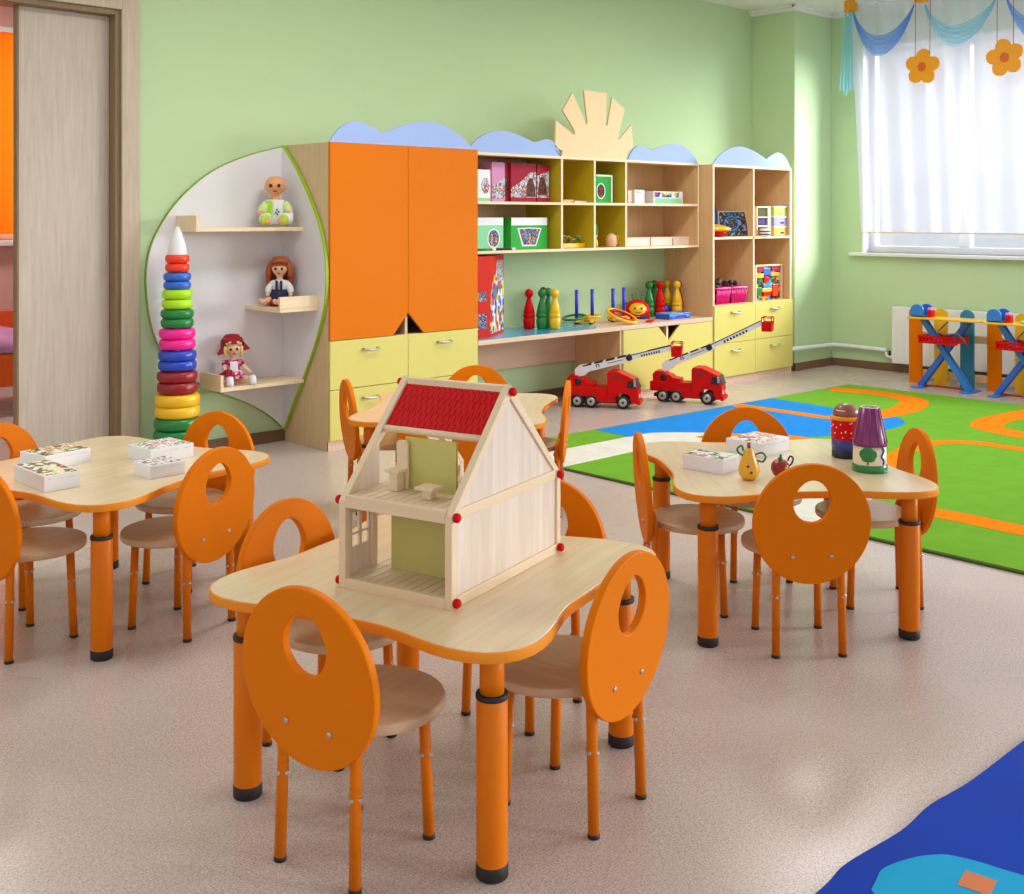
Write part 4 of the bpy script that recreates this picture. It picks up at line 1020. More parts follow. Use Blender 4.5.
MB().tube([(0.01, 0.02, 0.03), (0.02, 0.02, 0.09), (0.08, 0.02, 0.085), (0.13, 0.02, 0.06), (0.2, 0.02, 0.09), (0.225, 0.02, 0.03)], 0.004, 8).build('wire', 'yellow', t)
bd = MB()
for i, x in enumerate((0.03, 0.055, 0.11, 0.16, 0.19)): bd.ball((x, 0.02, 0.06 + 0.018 * (i % 2)), 0.016, 10)
bd.build('beads', 'green', t)
bd = MB()
for i, x in enumerate((0.018, 0.04, 0.085)): bd.ball((x, 0.012, 0.052 + 0.02 * (i % 2)), 0.014, 10)
bd.build('beads', 'brown_base', t)
t = thing('toy_figure', 'little figure in green hat and yellow clothes in the middle cubby', 'toy figure', (6.16, 5.62, zb))
MB().lathe([(0.022, 0), (0.024, 0.03), (0.016, 0.06), (0.012, 0.066)], 16).build('body', 'yellow', t)
MB().ball((0, 0, 0.082), 0.019, 14).build('head', 'skin_pale', t)
MB().lathe([(0.024, 0.095), (0.022, 0.1), (0.02, 0.17), (0.0, 0.175)], 16).build('hat', 'green', t)
t = thing('toy_mug', 'small pinkish mug with yellow handle in the middle cubby', 'mug', (6.32, 5.60, zb))
MB().lathe([(0.03, 0), (0.04, 0.012), (0.042, 0.06), (0.034, 0.088), (0.03, 0.09)], 20).ball((0, 0, 0.092), 0.022, 12, 1, 1, 0.5).build('body', 'skin_pale', t)
MB().tube([(0.035, -0.008, 0.075), (0.06, -0.01, 0.08), (0.066, -0.01, 0.05), (0.055, -0.01, 0.025), (0.036, -0.008, 0.02)], 0.007, 8).build('handle', 'yellow', t)
art_box('card_box', 'small white box standing on the upper right shelf', 6.59, 6.705, 5.60, 0.07, zm, 0.105, 'white_card', [('label_patch', 'print_grey', SQ(0.2, 0.75, 0.8, 0.9))], None)
art_box('card_box', 'slim pinkish box left of the small white box', 6.535, 6.585, 5.62, 0.06, zm, 0.1, 'pale_box', [('label_patch', 'print_grey', SQ(0.1, 0.04, 0.9, 0.2))], None)
art_box('alphabet_box', 'long pale box with a row of small pictures, upper right shelf', 6.815, 7.18, 5.60, 0.09, zm, 0.098, 'white_card', [('picture_row', 'print_toys', SQ(0.03, 0.52, 0.97, 0.92)), ('front', 'green_card_pale', SQ(0.04, 0.04, 0.96, 0.44))], None)
GF = 'flat pink boxes on the lower right shelf'
for lab, x0, x1 in (('flat pale pink box, left of three on the lower right shelf', 6.50, 6.768), ('flat pale pink box, middle of three on the lower right shelf', 6.785, 7.045), ('flat pale pink box, right of three on the lower right shelf', 7.06, 7.262)):
    t = thing('flat_box', lab, 'box', (x0, 5.60, zb), 0, GF)
    MB().box(0, x1 - x0, 0, 0.16, 0, 0.056).build('body', 'pale_box', t, 0.002)
    MB().box(-0.002, x1 - x0 + 0.002, -0.002, 0.162, 0.054, 0.066).build('lid', 'pale_box', t, 0.002)

# tower shelf contents
TZ1, TZ0 = 1.184, 0.64
t = thing('spinning_top', 'yellow and red toy top with a blue dome in the tower shelf', 'toy', (7.50, 5.535, TZ1))
MB().lathe([(0.0, 0.0), (0.07, 0.0), (0.10, 0.02), (0.11, 0.045)], 30).build('base', 'red', t)
MB().lathe([(0.11, 0.045), (0.14, 0.052), (0.145, 0.07), (0.1, 0.088), (0.05, 0.10), (0.0, 0.103)], 30).build('rim', 'yellow', t)
t = thing('toy_drum', 'blue round toy leaning behind the yellow and red top', 'toy', (7.69, 5.775, TZ1), 0)
Mq = Matrix.Translation((0, 0, 0.145)) @ Matrix.Rotation(R(78), 4, 'X')
MB().lathe([(0.14, 0), (0.145, 0.006), (0.145, 0.04), (0.14, 0.046)], 30, Mq).build('shell', 'sky_blue', t)
MB().torus((0, 0, 0.046), 0.13, 0.012, 30, 8, M=Mq).build('rim', 'mid_blue', t)
t = thing('picture_board', 'dark picture board leaning in the tower shelf', 'picture book', (7.655, 5.535, TZ1), R(-30))
Mq = Matrix.Rotation(R(-14), 4, 'X')
MB().box(-0.04, 0.215, 0, 0.012, 0.0, 0.215, Mq).build('cover', 'edge_wood', t, 0.002)
pg_ = MB().box(-0.035, 0.21, -0.002, 0, 0.004, 0.21, Mq).build('picture', 'print_night', t)
MB().torus((0, 0, 0), 0.06, 0.006, 26, 6, M=Mq @ Matrix.Translation((0.07, -0.002, 0.11)) @ Matrix.Rotation(R(90), 4, 'X')).ball((0.05, -0.003, 0.185), 0.010, 8, M=Mq).ball((0.11, -0.003, 0.185), 0.010, 8, M=Mq).build('drawn_face', 'sky_blue', pg_)
t = thing('drawer_organizer', 'small wooden organizer with dark cubbies left of the coloured drawers', 'organizer', (7.975, 5.44, TZ1))
MB().box(0, 0.215, 0.15, 0.16, 0, 0.25).box(0, 0.012, 0, 0.15, 0, 0.25).box(0.165, 0.215, 0, 0.15, 0, 0.25).box(0.012, 0.165, 0, 0.15, 0.238, 0.25).box(0.012, 0.165, 0, 0.15, 0.155, 0.165).box(0.012, 0.165, 0, 0.15, 0.08, 0.09).box(0.012, 0.165, 0, 0.15, 0, 0.01).build('frame', 'edge_wood', t, 0.001)
MB().box(0.014, 0.163, 0.012, 0.148, 0.167, 0.234).build('drawer', 'olive_dark', t, 0.001); MB().box(0.014, 0.163, 0.012, 0.148, 0.092, 0.152).build('drawer', 'violet_dark', t, 0.001)
t = thing('paint_jar', 'small striped white jar at the bottom of the wooden organizer', 'jar', (8.035, 5.40, TZ1))
MB().lathe([(0.04, 0), (0.043, 0.004), (0.043, 0.06), (0.03, 0.066)], 20).build('body', 'white_gloss', t)
MB().lathe([(0.0435, 0.012), (0.0435, 0.022)], 20).lathe([(0.0435, 0.036), (0.0435, 0.046)], 20).build('stripes', 'cloth_navy', t)
GD = 'stacked plastic drawers in the tower shelf'
for k, (m_, lab) in enumerate((('amber_box', 'amber plastic storage drawer, bottom of the stack in the tower shelf'), ('lilac', 'lilac plastic storage drawer, middle of the stack in the tower shelf'), ('lime_box', 'lime plastic storage drawer, top of the stack in the tower shelf'))):
    t = thing('storage_bin', lab, 'drawer box', (8.20, 5.42, TZ1 + k * 0.085), 0, GD)
    MB().box(0, 0.185, 0, 0.18, 0.002, 0.072).build('body', m_, t, 0.004)
    MB().box(-0.003, 0.188, -0.004, 0.18, 0.072, 0.085).build('lid', 'white_gloss', t, 0.002)
    MB().box(0.10, 0.145, -0.006, 0, 0.02, 0.034).build('handle', 'cloth_navy' if k < 2 else 'green', t, 0.002)
GK = 'pink baskets in the tower shelf'
def basket(lab, x0, x1, y0):
    t = thing('plastic_basket', lab, 'basket', (x0, y0, TZ0), 0, GK)
    L_ = x1 - x0; D_ = 0.2; h_ = 0.125; tp = 0.02
    MB().box(tp, L_ - tp, tp, D_ - tp, 0, 0.006).build('bottom', 'pink', t)
    mb = MB(); n = 9
    for i in range(n + 1):
        a = i / n
        for (yb_, yt_) in ((tp, 0.004), (D_ - tp, D_ - 0.004)):
            xb, xt = tp + (L_ - 2 * tp) * a, 0.004 + (L_ - 0.008) * a
            mb.tube([(xb, yb_, 0.004), (xt, yt_, h_)], 0.006, 6)
    for i in range(1, 6):
        a = i / 6
        for (xb, xt) in ((tp, 0.004), (L_ - tp, L_ - 0.004)): mb.tube([(xb, tp + (D_ - 2 * tp) * a, 0.004), (xt, D_ * a, h_)], 0.006, 6)
    mb.build('bars', 'pink', t)
    MB().ring_prism([(L_ / 2 + a, D_ / 2 + c) for a, c in rrect(L_ + 0.012, D_ + 0.012, 0.02)], [(L_ / 2 + a, D_ / 2 + c) for a, c in rrect(L_ - 0.02, D_ - 0.02, 0.014)], h_ - 0.004, h_ + 0.012).build('rim', 'pink', t)
    return t
basket('pink plastic basket, left one in the tower shelf', 7.385, 7.57, 5.41)
basket('pink plastic basket, right one in the tower shelf', 7.585, 7.80, 5.41)
t = thing('toy_pieces', 'black toy pieces heaped in the left pink basket', 'toy', (7.48, 5.51, TZ0 + 0.006))
mb = MB()
for i in range(16):
    mb.ball((random.uniform(-0.05, 0.05), random.uniform(-0.05, 0.05), 0.02 + 0.011 * i * 0.95), random.uniform(0.02, 0.032), 10)
mb.build('pieces', 'dark', t)
t = thing('toy_pieces', 'black toy pieces heaped in the right pink basket', 'toy', (7.69, 5.51, TZ0 + 0.006))
mb = MB()
for i in range(16):
    mb.ball((random.uniform(-0.06, 0.06), random.uniform(-0.05, 0.05), 0.02 + 0.010 * i * 0.95), random.uniform(0.02, 0.03), 10)
mb.build('pieces', 'dark', t)
t = thing('block_puzzle', 'colourful boxed block puzzle in the lower right tower shelf', 'toy', (7.975, 5.45, TZ0), 0)
MB().box(0, 0.40, 0.03, 0.05, 0, 0.30).box(0.385, 0.40, 0, 0.03, 0, 0.30).box(0, 0.385, 0, 0.03, 0.288, 0.30).box(0, 0.012, 0, 0.03, 0, 0.288).build('tray', 'edge_wood', t, 0.001)
MB().box(0.012, 0.385, 0.02, 0.03, 0.0, 0.288).build('backing', 'print_game', t)
for (x, z, w_, h_, m_) in ((0.02, 0.19, 0.1, 0.035, 'yellow'), (0.12, 0.21, 0.1, 0.06, 'mid_blue'), (0.23, 0.2, 0.13, 0.03, 'flower_orange'), (0.13, 0.15, 0.07, 0.045, 'red'), (0.12, 0.10, 0.12, 0.03, 'teal'), (0.1, 0.07, 0.14, 0.03, 'yellow'), (0.12, 0.035, 0.1, 0.035, 'red'), (0.02, 0.04, 0.07, 0.07, 'green'), (0.26, 0.03, 0.08, 0.1, 'orange_red'), (0.015, 0.24, 0.1, 0.045, 'maroon_card'), (0.24, 0.245, 0.13, 0.04, 'maroon_card')):
    MB().box(x, x + w_, 0.002, 0.02, z, z + h_).build('block', m_, t, 0.003)

# ------------------------------------------------------------------ things on the desk
tag(MB().prism([(4.802, 5.395), (5.92, 5.395), (6.12, 5.56), (6.16, 5.86), (4.80, 5.86)], DT, DT + 0.002, 'z').build('desk_mat', 'mat_film'), 'glossy blue mat lying on the left part of the desk', 'desk mat')
t = thing('toy_carton', 'tall red carton printed with toys standing at the left desk end', 'box', (4.83, 5.478, DT + 0.002), R(0))
MB().prism([(0, 0), (0.14, 0), (0.48, 0.22), (0.48, 0.26), (0, 0.26)], 0, 0.535, 'z').build('body', 'red_card', t, 0.002)
dx, dy = 0.34, 0.22; l_ = math.hypot(dx, dy); an = math.atan2(dy, dx)
Mq = Matrix.Translation((0.14, 0, 0)) @ Matrix.Rotation(an, 4, 'Z')
MB().prism([(0.02, 0.02), (l_ - 0.02, 0.02), (l_ - 0.01, 0.3), (l_ - 0.03, 0.49), (l_ * 0.55, 0.5), (0.06, 0.30)], -0.002, 0, 'y', Mq).build('picture', 'print_toys', t)
MB().prism([(l_ * 0.45, 0.36), (l_ - 0.03, 0.36), (l_ - 0.03, 0.5), (l_ * 0.5, 0.5)], -0.003, 0, 'y', Mq).build('picture', 'print_winter', t)
MB().box(0.03, 0.12, -0.002, 0, 0.06, 0.16).box(0.03, 0.12, -0.002, 0, 0.24, 0.30).build('picture', 'print_scene', t)
PIN = [(0.0, 0.0), (0.030, 0.0), (0.037, 0.01), (0.042, 0.05), (0.040, 0.075), (0.036, 0.08), (0.043, 0.086), (0.042, 0.105), (0.038, 0.112), (0.041, 0.118), (0.034, 0.15), (0.021, 0.195), (0.015, 0.215), (0.017, 0.225), (0.027, 0.237), (0.031, 0.253), (0.027, 0.269), (0.015, 0.281), (0.0, 0.285)]
GP = 'skittle pins on the desk'
def pin(lab, x, y, m_, z=DT):
    o = MB().lathe(PIN, 22).build('skittle_pin', m_); o.location = (x, y, z); tag(o, lab, 'skittle', GP); return o
DM = DT + 0.002
pin('red skittle pin, leftmost of the left desk group', 5.563, 5.707, 'red', DM)
pin('green skittle pin in front of the left desk group', 5.632, 5.645, 'green', DM)
pin('green skittle pin at the back of the left desk group, behind the yellow one', 5.752, 5.70, 'green', DM)
pin('yellow skittle pin, rightmost of the left desk group', 5.69, 5.575, 'yellow', DM)
pin('dark red skittle pin half hidden in the left desk group', 5.79, 5.79, 'red_dark', DM)
pin('green skittle pin, leftmost of the right desk group', 6.94, 5.75, 'green')
pin('green skittle pin behind the red one, right desk group', 7.106, 5.832, 'green')
pin('red skittle pin in the middle of the right desk group', 7.03, 5.713, 'red')
pin('yellow skittle pin at the back of the right desk group', 7.236, 5.805, 'yellow')
pin('yellow skittle pin in front, right desk group', 7.17, 5.65, 'yellow')
pin('dark red skittle pin behind the front yellow one, beside the tower side', 7.25, 5.70, 'red_dark')
o = MB().ball((0, 0, 0), 0.045, 26).build('skittle_ball', 'blue'); o.location = (7.12, 5.705, DT + 0.115); 
o.location = (7.14, 5.748, DT + 0.045); tag(o, 'blue ball resting between the right skittle pins', 'ball')
def ring_toss(lab, x, y, rz, z):
    t = thing('ring_toss', lab, 'ring toss game', (x, y, z), rz, 'ring toss games on the desk')
    MB().box(-0.10, 0.10, -0.02, 0.02, 0.012, 0.036).box(-0.02, 0.02, -0.09, 0.09, 0.012, 0.036).build('cross_base', 'yellow', t, 0.003)
    for (a, c) in ((-0.08, 0), (0.08, 0), (0, -0.075), (0, 0.075)):
        MB().tube([(a, c, 0), (a, c, 0.014)], 0.016, 12).build('foot', 'dark', t)
    for (a, c) in ((-0.075, 0), (0.075, 0)):
        MB().tube([(a, c, 0.036), (a, c, 0.255)], 0.0135, 12).build('peg', 'peg_blue', t)
    return t
ring_toss('ring toss base with two blue pegs near the left skittles', 6.165, 5.73, R(-8), DT)
ring_toss('ring toss base with two blue pegs beside the ladybird toy', 6.48, 5.67, R(8), DT)
def quoit(lab, x, y, z, m_, rx=0, ry=0, r_=0.085, k=0.009):
    o = MB().torus((0, 0, 0), r_, k, 36, 10).build('quoit_ring', m_); o.location = (x, y, z); o.rotation_euler = (R(rx), R(ry), 0)
    tag(o, lab, 'ring', 'ring toss rings on the desk'); return o
quoit('green toss ring around the leftmost blue peg', 6.06, 5.735, DT + 0.052, 'green', 0, -10, 0.085)
quoit('yellow toss ring resting between the pegs', 6.24, 5.74, DT + 0.050, 'yellow', 0, 0, 0.08, 0.011)
quoit('orange toss ring leaning in front of the right pegs', 6.36, 5.53, DT + 0.058, 'yellow', 22, 6, 0.115, 0.012)
quoit('red toss ring lying inside the orange ring', 6.36, 5.53, DT + 0.062, 'red', 22, 6, 0.088, 0.010)
t = thing('ladybird_toy', 'round smiling ladybird toy with red shell and yellow face on the desk', 'toy', (6.785, 5.745, DT), R(-44))
MB().lathe([(0.085, 0.02), (0.10, 0.03), (0.105, 0.06), (0.092, 0.1), (0.06, 0.135), (0.0, 0.15)], 28).build('shell', 'red', t)
MB().ball((0, -0.045, 0.068), 0.073, 24, 1.05, 0.9, 0.85).build('face', 'yellow', t)
mb = MB()
for s in (-1, 1): mb.ball((s * 0.026, -0.106, 0.085), 0.008, 10)
mb.tube([(-0.022, -0.109, 0.058), (0, -0.113, 0.05), (0.022, -0.109, 0.058)], 0.003, 6)
for a in (0.5, 1.6, 2.6): mb.ball((0.085 * math.cos(a), 0.085 * math.sin(a), 0.105), 0.018, 10)
mb.build('face_marks', 'dark', t)
mb = MB()
for s in (-1, 1): mb.tube([(s * 0.03, -0.02, 0.14), (s * 0.038, -0.03, 0.18)], 0.004, 8).ball((s * 0.038, -0.03, 0.184), 0.009, 10)
mb.build('antennae', 'green', t)
MB().box(-0.075, 0.075, -0.08, 0.075, 0.008, 0.03).build('chassis', 'blue', t, 0.006)
for s in (-1, 1):
    for y in (-0.05, 0.05):
        MB().tube([(s * 0.075, y, 0.02), (s * 0.092, y, 0.02)], 0.02, 14).build('wheel', 'red', t)
t = thing('toy_case', 'flat blue plastic case with clear top at the desk front edge', 'case', (6.85, 5.475, DT), R(1))
MB().box(0, 0.28, 0, 0.138, 0, 0.034).build('tray', 'blue', t, 0.006)
MB().ring_prism([(0.14 + a, 0.069 + c) for a, c in rrect(0.28, 0.138, 0.012)], [(0.14 + a, 0.069 + c) for a, c in rrect(0.254, 0.112, 0.008)], 0.034, 0.046).build('rim', 'sky_blue', t)
MB().box(0.016, 0.264, 0.016, 0.122, 0.034, 0.04).build('contents', 'print_winter', t)
MB().box(0.03, 0.07, -0.006, 0, 0.008, 0.03).box(0.21, 0.26, -0.006, 0, 0.008, 0.03).build('latch', 'sky_blue', t, 0.002)
o = MB().prism(rrect(0.13, 0.05, 0.012), 0, 0.012, 'z').build('toy_spade', 'red', None, 0.003); o.location = (6.62, 5.475, DT); o.rotation_euler = (0, 0, R(30)); tag(o, 'small flat red toy piece on the desk before the ladybird', 'toy')

# ------------------------------------------------------------------ fire trucks (local: +x forward, origin midway on the visible rear wheel line)
def fire_truck(lab, loc, rz, lad):
    t = thing('toy_fire_truck', lab, 'toy truck', loc, rz, 'toy fire trucks')
    W = 0.15; ya, yb = 0.0, W                                   # the visible flank is at y=0
    wheels = (0.0, 0.10, 0.327)
    MB().box(-0.07, 0.40, 0.02, W - 0.02, 0.035, 0.06).build('chassis', 'dark', t, 0.003)
    MB().box(-0.095, 0.215, 0.004, W - 0.004, 0.078, 0.148).build('bed', 'red', t, 0.006)
    MB().box(0.135, 0.275, 0.006, W - 0.006, 0.042, 0.095).build('side_skirt', 'red', t, 0.005)
    cab = MB().prism([(0.215, 0.072), (0.27, 0.072), (0.285, 0.098), (0.31, 0.108), (0.345, 0.108), (0.37, 0.098), (0.385, 0.06), (0.385, 0.04), (0.43, 0.04), (0.437, 0.10), (0.43, 0.15), (0.405, 0.212), (0.36, 0.232), (0.29, 0.262), (0.225, 0.262), (0.215, 0.245)], 0.0, W, 'y').build('cab', 'red', t, 0.005)
    MB().prism([(0.435, 0.142), (0.438, 0.148), (0.412, 0.206), (0.407, 0.207)], 0.015, W - 0.015, 'y').build('windscreen', 'dark', cab)
    MB().prism([(0.355, 0.150), (0.418, 0.150), (0.400, 0.200), (0.362, 0.205)], -0.002, W + 0.002, 'y').build('side_window', 'dark', cab)
    MB().prism([(0.24, 0.212), (0.335, 0.202), (0.30, 0.228), (0.245, 0.24)], -0.002, W + 0.002, 'y').build('wind_deflector', 'red_dark', cab)
    MB().box(0.405, 0.418, -0.016, -0.002, 0.162, 0.205).box(0.405, 0.418, W + 0.002, W + 0.016, 0.162, 0.205).build('mirror', 'steel', cab, 0.002)
    MB().box(0.425, 0.448, -0.002, W + 0.002, 0.034, 0.066).build('bumper', 'red', cab, 0.004)
    MB().box(0.438, 0.4405, 0.02, 0.05, 0.08, 0.105).box(0.438, 0.4405, W - 0.05, W - 0.02, 0.08, 0.105).build('headlight', 'white_gloss', cab)
    for x in wheels:
        for s, yc in ((-1, 0.012), (1, W - 0.012)):
            Mq = Matrix.Translation((x, yc, 0.046)) @ Matrix.Rotation(R(90), 4, 'X')
            wh = MB().lathe([(0.026, -0.013), (0.042, -0.013), (0.046, -0.008), (0.046, 0.008), (0.042, 0.013), (0.026, 0.013)], 28, Mq).build('wheel', 'black_rubber', t)
            rim = MB()
            rim.lathe([(0.020, -0.0155), (0.029, -0.0140), (0.029, 0.0140), (0.020, 0.0155)], 22, Mq)
            for k in range(5):
                rim.box(0.006, 0.022, -0.004, 0.004, -0.0165, 0.0165, Mq @ Matrix.Rotation(2 * PI * k / 5, 4, 'Z'))
            rim.build('rim', 'steel', wh)
            MB().lathe([(0.009, -0.018), (0.009, 0.018)], 14, Mq).build('hub', 'dark', wh)
    tur = MB().prism([(-0.075, 0.148), (0.125, 0.148), (0.125, 0.172), (0.075, 0.178), (0.05, 0.198), (0.02, 0.205), (0.0, 0.222), (-0.06, 0.222), (-0.08, 0.195)], 0.02, W - 0.02, 'y').build('turret', 'red', t, 0.004)
    Mq = Matrix.Translation((0.005, 0.02, 0.180)) @ Matrix.Rotation(R(90), 4, 'X')
    MB().lathe([(0.024, -0.002), (0.024, 0.005), (0.015, 0.008), (0, 0.008)], 20, Mq).build('turntable_knob', 'dark', tur)
    # ladder
    (p0x, p0z), (p1x, p1z), (p2x, p2z) = lad
    a1 = math.atan2(p1z - p0z, p1x - p0x); L1 = math.hypot(p1x - p0x, p1z - p0z)
    a2 = math.atan2(p2z - p1z, p2x - p1x); L2 = math.hypot(p2x - p1x, p2z - p1z)
    M1 = Matrix.Translation((p0x, W / 2, p0z)) @ Matrix.Rotation(-a1, 4, 'Y')
    M2 = Matrix.Translation((p1x, W / 2, p1z)) @ Matrix.Rotation(-a2, 4, 'Y')
    lw = 0.032
    lo_ = MB(); lo_.prism([(-0.045, -0.045), (0.02, -0.05), (0.06, -0.03), (L1, -0.024), (L1 + 0.03, -0.01), (L1, 0.022), (0.06, 0.024), (0.0, 0.028), (-0.035, 0.008)], -lw, lw, 'y', M1)
    lo_ = lo_.build('lower_boom', 'white_gloss', t, 0.003)
    sl_ = MB()
    for k in range(4): sl_.box(0.03 + k * 0.085, 0.095 + k * 0.085, -lw - 0.0015, lw + 0.0015, 0.014, 0.024, M1)
    sl_.box(L1 * 0.55, L1 * 0.86, -lw - 0.0015, lw + 0.0015, -0.004, 0.0, M1).box(L1 * 0.32, L1 * 0.34, -lw - 0.0015, lw + 0.0015, -0.012, 0.008, M1).box(L1 * 0.37, L1 * 0.39, -lw - 0.0015, lw + 0.0015, -0.012, 0.008, M1).box(L1 * 0.34, L1 * 0.37, -lw - 0.0015, lw + 0.0015, 0.005, 0.008, M1)
    sl_.build('slots', 'dark', lo_)
    Mj = Matrix.Translation((p1x - 0.01, W / 2, p1z + 0.0)) @ Matrix.Rotation(R(90), 4, 'X')
    MB().lathe([(0.022, -lw - 0.008), (0.022, lw + 0.008)], 22, Mj).build('joint', 'dark', t)
    up = MB().prism([(-0.02, -0.014), (L2, -0.018), (L2, 0.014), (-0.02, 0.024)], -lw * 0.8, lw * 0.8, 'y', M2).build('upper_boom', 'white_gloss', t, 0.002)
    sl_ = MB()
    n = 8
    for k in range(n): sl_.box(L2 * (0.25 + 0.48 * k / n), L2 * (0.25 + 0.48 * (k + 0.55) / n), -lw * 0.8 - 0.0015, lw * 0.8 + 0.0015, -0.013, 0.003, M2)
    sl_.box(-0.01, L2 * 0.98, -lw * 0.8 - 0.0015, lw * 0.8 + 0.0015, 0.013, 0.0195, M2)
    sl_.build('rungs', 'dark', up)
    bx, bz_ = p2x + 0.028, p2z
    bu = MB(); hs = 0.045; z0, z1 = bz_ - 0.062, bz_ + 0.036
    c_ = W / 2
    bu.box(bx - 0.03, bx + 0.035, c_ - hs, c_ + hs, z0, z0 + 0.008).box(bx - 0.03, bx - 0.026, c_ - hs, c_ + hs, z0, z1 - 0.03)
    for s in (-1, 1): bu.box(bx - 0.03, bx + 0.035, c_ + s * hs - 0.003, c_ + s * hs + 0.003, z0, z1 - 0.03)
    bu.box(bx + 0.031, bx + 0.035, c_ - hs, c_ + hs, z0, z1 - 0.04)
    for (a, c) in ((-0.028, -hs), (-0.028, hs), (0.033, -hs), (0.033, hs)): bu.tube([(bx + a, c_ + c, z0), (bx + a * 1.15, c_ + c * 1.1, z1)], 0.004, 6)
    bu.tube([(bx - 0.033, c_ - hs * 1.1, z1), (bx + 0.038, c_ - hs * 1.1, z1), (bx + 0.038, c_ + hs * 1.1, z1), (bx - 0.033, c_ + hs * 1.1, z1)], 0.004, 6, closed=True)
    bu.build('bucket', 'red', t, 0.001)
    return t
fire_truck('red toy fire truck with lowered ladder, in front of the desk gap', (5.79, 5.455, 0), R(-58), ((0.01, 0.262), (0.375, 0.358), (0.665, 0.436)))
fire_truck('red toy fire truck with raised ladder, in front of the yellow low cabinet', (6.41, 5.187, 0), R(-66), ((0.02, 0.272), (0.345, 0.408), (0.715, 0.600)))

# ------------------------------------------------------------------ rug with road pattern
def on_floor(px, py):
    """floor point seen at a picture position (measured from the photograph), rounded to the cm"""
    a = (px - 512) / 1123.0; c = (216.5 - py) / 1123.0
    f = (math.cos(R(46.6)), math.sin(R(46.6))); r_ = (math.sin(R(46.6)), -math.cos(R(46.6)))
    t_ = -CAM_H / c
    return (round((f[0] + r_[0] * a) * t_, 2), round((f[1] + r_[1] * a) * t_, 2))
rg = MB(); RZ = 0.012
A_, B_, C_, D_ = (4.32, 4.80), (8.11, 4.66), (8.11, 0.6), (4.32, 0.6)
rg.mi = 5; rg.prism([(4.305, 4.815), (8.125, 4.675), (8.125, 0.585), (4.305, 0.585)], 0.0, RZ - 0.003, 'z'); rg.mi = 0
rg.prism([A_, B_, C_, D_], 0.0, RZ, 'z')
def clipx(pts): return [(min(8.10, max(4.33, x)), min(4.79 - (x - 4.32) * 0.037, y)) for x, y in pts]
def patch(pts, mi, z):
    rg.mi = mi; rg.prism(clipx(pts), RZ - 0.001, RZ + z, 'z')
blue = [on_floor(*q) for q in ((602, 432), (774, 401.5), (834, 410), (885, 416), (904, 423.5), (893, 430), (862, 435), (807, 439), (760, 437), (702, 434.5), (652, 435), (630, 439))]
blue = [(5.22, 4.79)] + blue[1:]
patch([blue[0]] + [(7.07, 4.70)] + smooth_curve(blue[2:], 4), 1, 0.0010)
white = [(4.33, 4.50)] + [on_floor(*q) for q in ((630, 438.5), (652, 434.5), (702, 434))] + [(5.45, 3.55), (5.2, 3.0), (4.98, 2.72), (4.60, 2.60), (4.33, 2.62), (4.33, 2.85), (4.62, 2.92), (4.75, 3.2), (4.86, 3.5)] + [on_floor(650, 447.5), on_floor(634, 453.7)] + [(4.33, 4.17)]
patch(white, 2, 0.0008)
leafg = [on_floor(774, 401.5), (8.10, 4.66), on_floor(868, 396), on_floor(885, 415), on_floor(834, 409.5)]
def road(pix, wd_, z, pts=None):
    p = smooth_curve(pts or [on_floor(*q) for q in pix], 6); n = len(p); L_, Q_ = [], []
    for i in range(n):
        a, b2 = p[max(0, i - 1)], p[min(n - 1, i + 1)]; tx, ty = b2[0] - a[0], b2[1] - a[1]; l = math.hypot(tx, ty) or 1
        L_.append((p[i][0] - ty / l * wd_ / 2, p[i][1] + tx / l * wd_ / 2)); Q_.append((p[i][0] + ty / l * wd_ / 2, p[i][1] - tx / l * wd_ / 2))
    rg.mi = 3
    L_, Q_ = clipx(L_), clipx(Q_)
    for i in range(n - 1): rg.prism([L_[i], L_[i + 1], Q_[i + 1], Q_[i]], RZ - 0.001, RZ + z, 'z')
road(((830, 391), (866, 393.5), (898, 398), (914, 402.5), (910, 408), (900, 412.5), (870, 418.5)), 0.20, 0.0016)
road(((735, 407), (753, 409), (790, 414), (834, 420), (870, 418.5)), 0.11, 0.0016)
road(((1060, 410), (1026, 415.5), (998, 421), (986, 427.2), (996, 431.5), (1024, 437.5), (1060, 442)), 0.20, 0.0016)
road(((882, 470), (900, 456), (918, 448), (940, 444.5), (975, 445), (1005, 449), (1060, 457)), 0.11, 0.0016)
road(((885, 512), (915, 512), (936, 516), (970, 522), (1000, 529), (1060, 541)), 0.16, 0.0016)
road(((704, 441), (722, 439), (760, 438.5), (790, 440), (815, 444)), 0.16, 0.0016)
o = rg.build('play_rug', ['rug_green', 'rug_blue', 'rug_white', 'rug_orange', 'rug_leaf', 'rug_side'])
tag(o, 'large bright green play rug with blue, white and orange road shapes', 'rug')
# blue play mat in the near right corner
edge = [(1.2, 1.19), (1.7, 1.20), (1.983, 1.204), (2.10, 1.215), (2.30, 1.198), (2.45, 1.205), (2.62, 1.19), (2.927, 1.188), (3.6, 1.18), (3.6, -1.2), (1.2, -1.2)]
edge = smooth_curve(edge[:9], 6) + edge[9:]
mt = MB().prism(edge, 0.0, 0.012, 'z').build('play_mat', 'mat_blue', None, 0.004)
tag(mt, 'blue vinyl play mat with a cyan shape in the near right corner', 'play mat')
cy = [on_floor(*q) for q in ((872, 896), (877, 885), (884, 876), (898.4, 867), (916, 862.6), (934, 861.5), (951, 862), (975, 867.7), (1000, 876), (1024, 883), (1050, 890))]
cyp = smooth_curve(cy, 4) + [(2.75, 0.72), (2.4, 0.6), (2.05, 0.75), (1.95, 0.98)]
MB().prism([(a, b_) for a, b_ in cyp], 0.0115, 0.0135, 'z').build('cyan_patch', 'mat_cyan', mt)
sq = [on_floor(*q) for q in ((963, 877.5), (997, 888))]
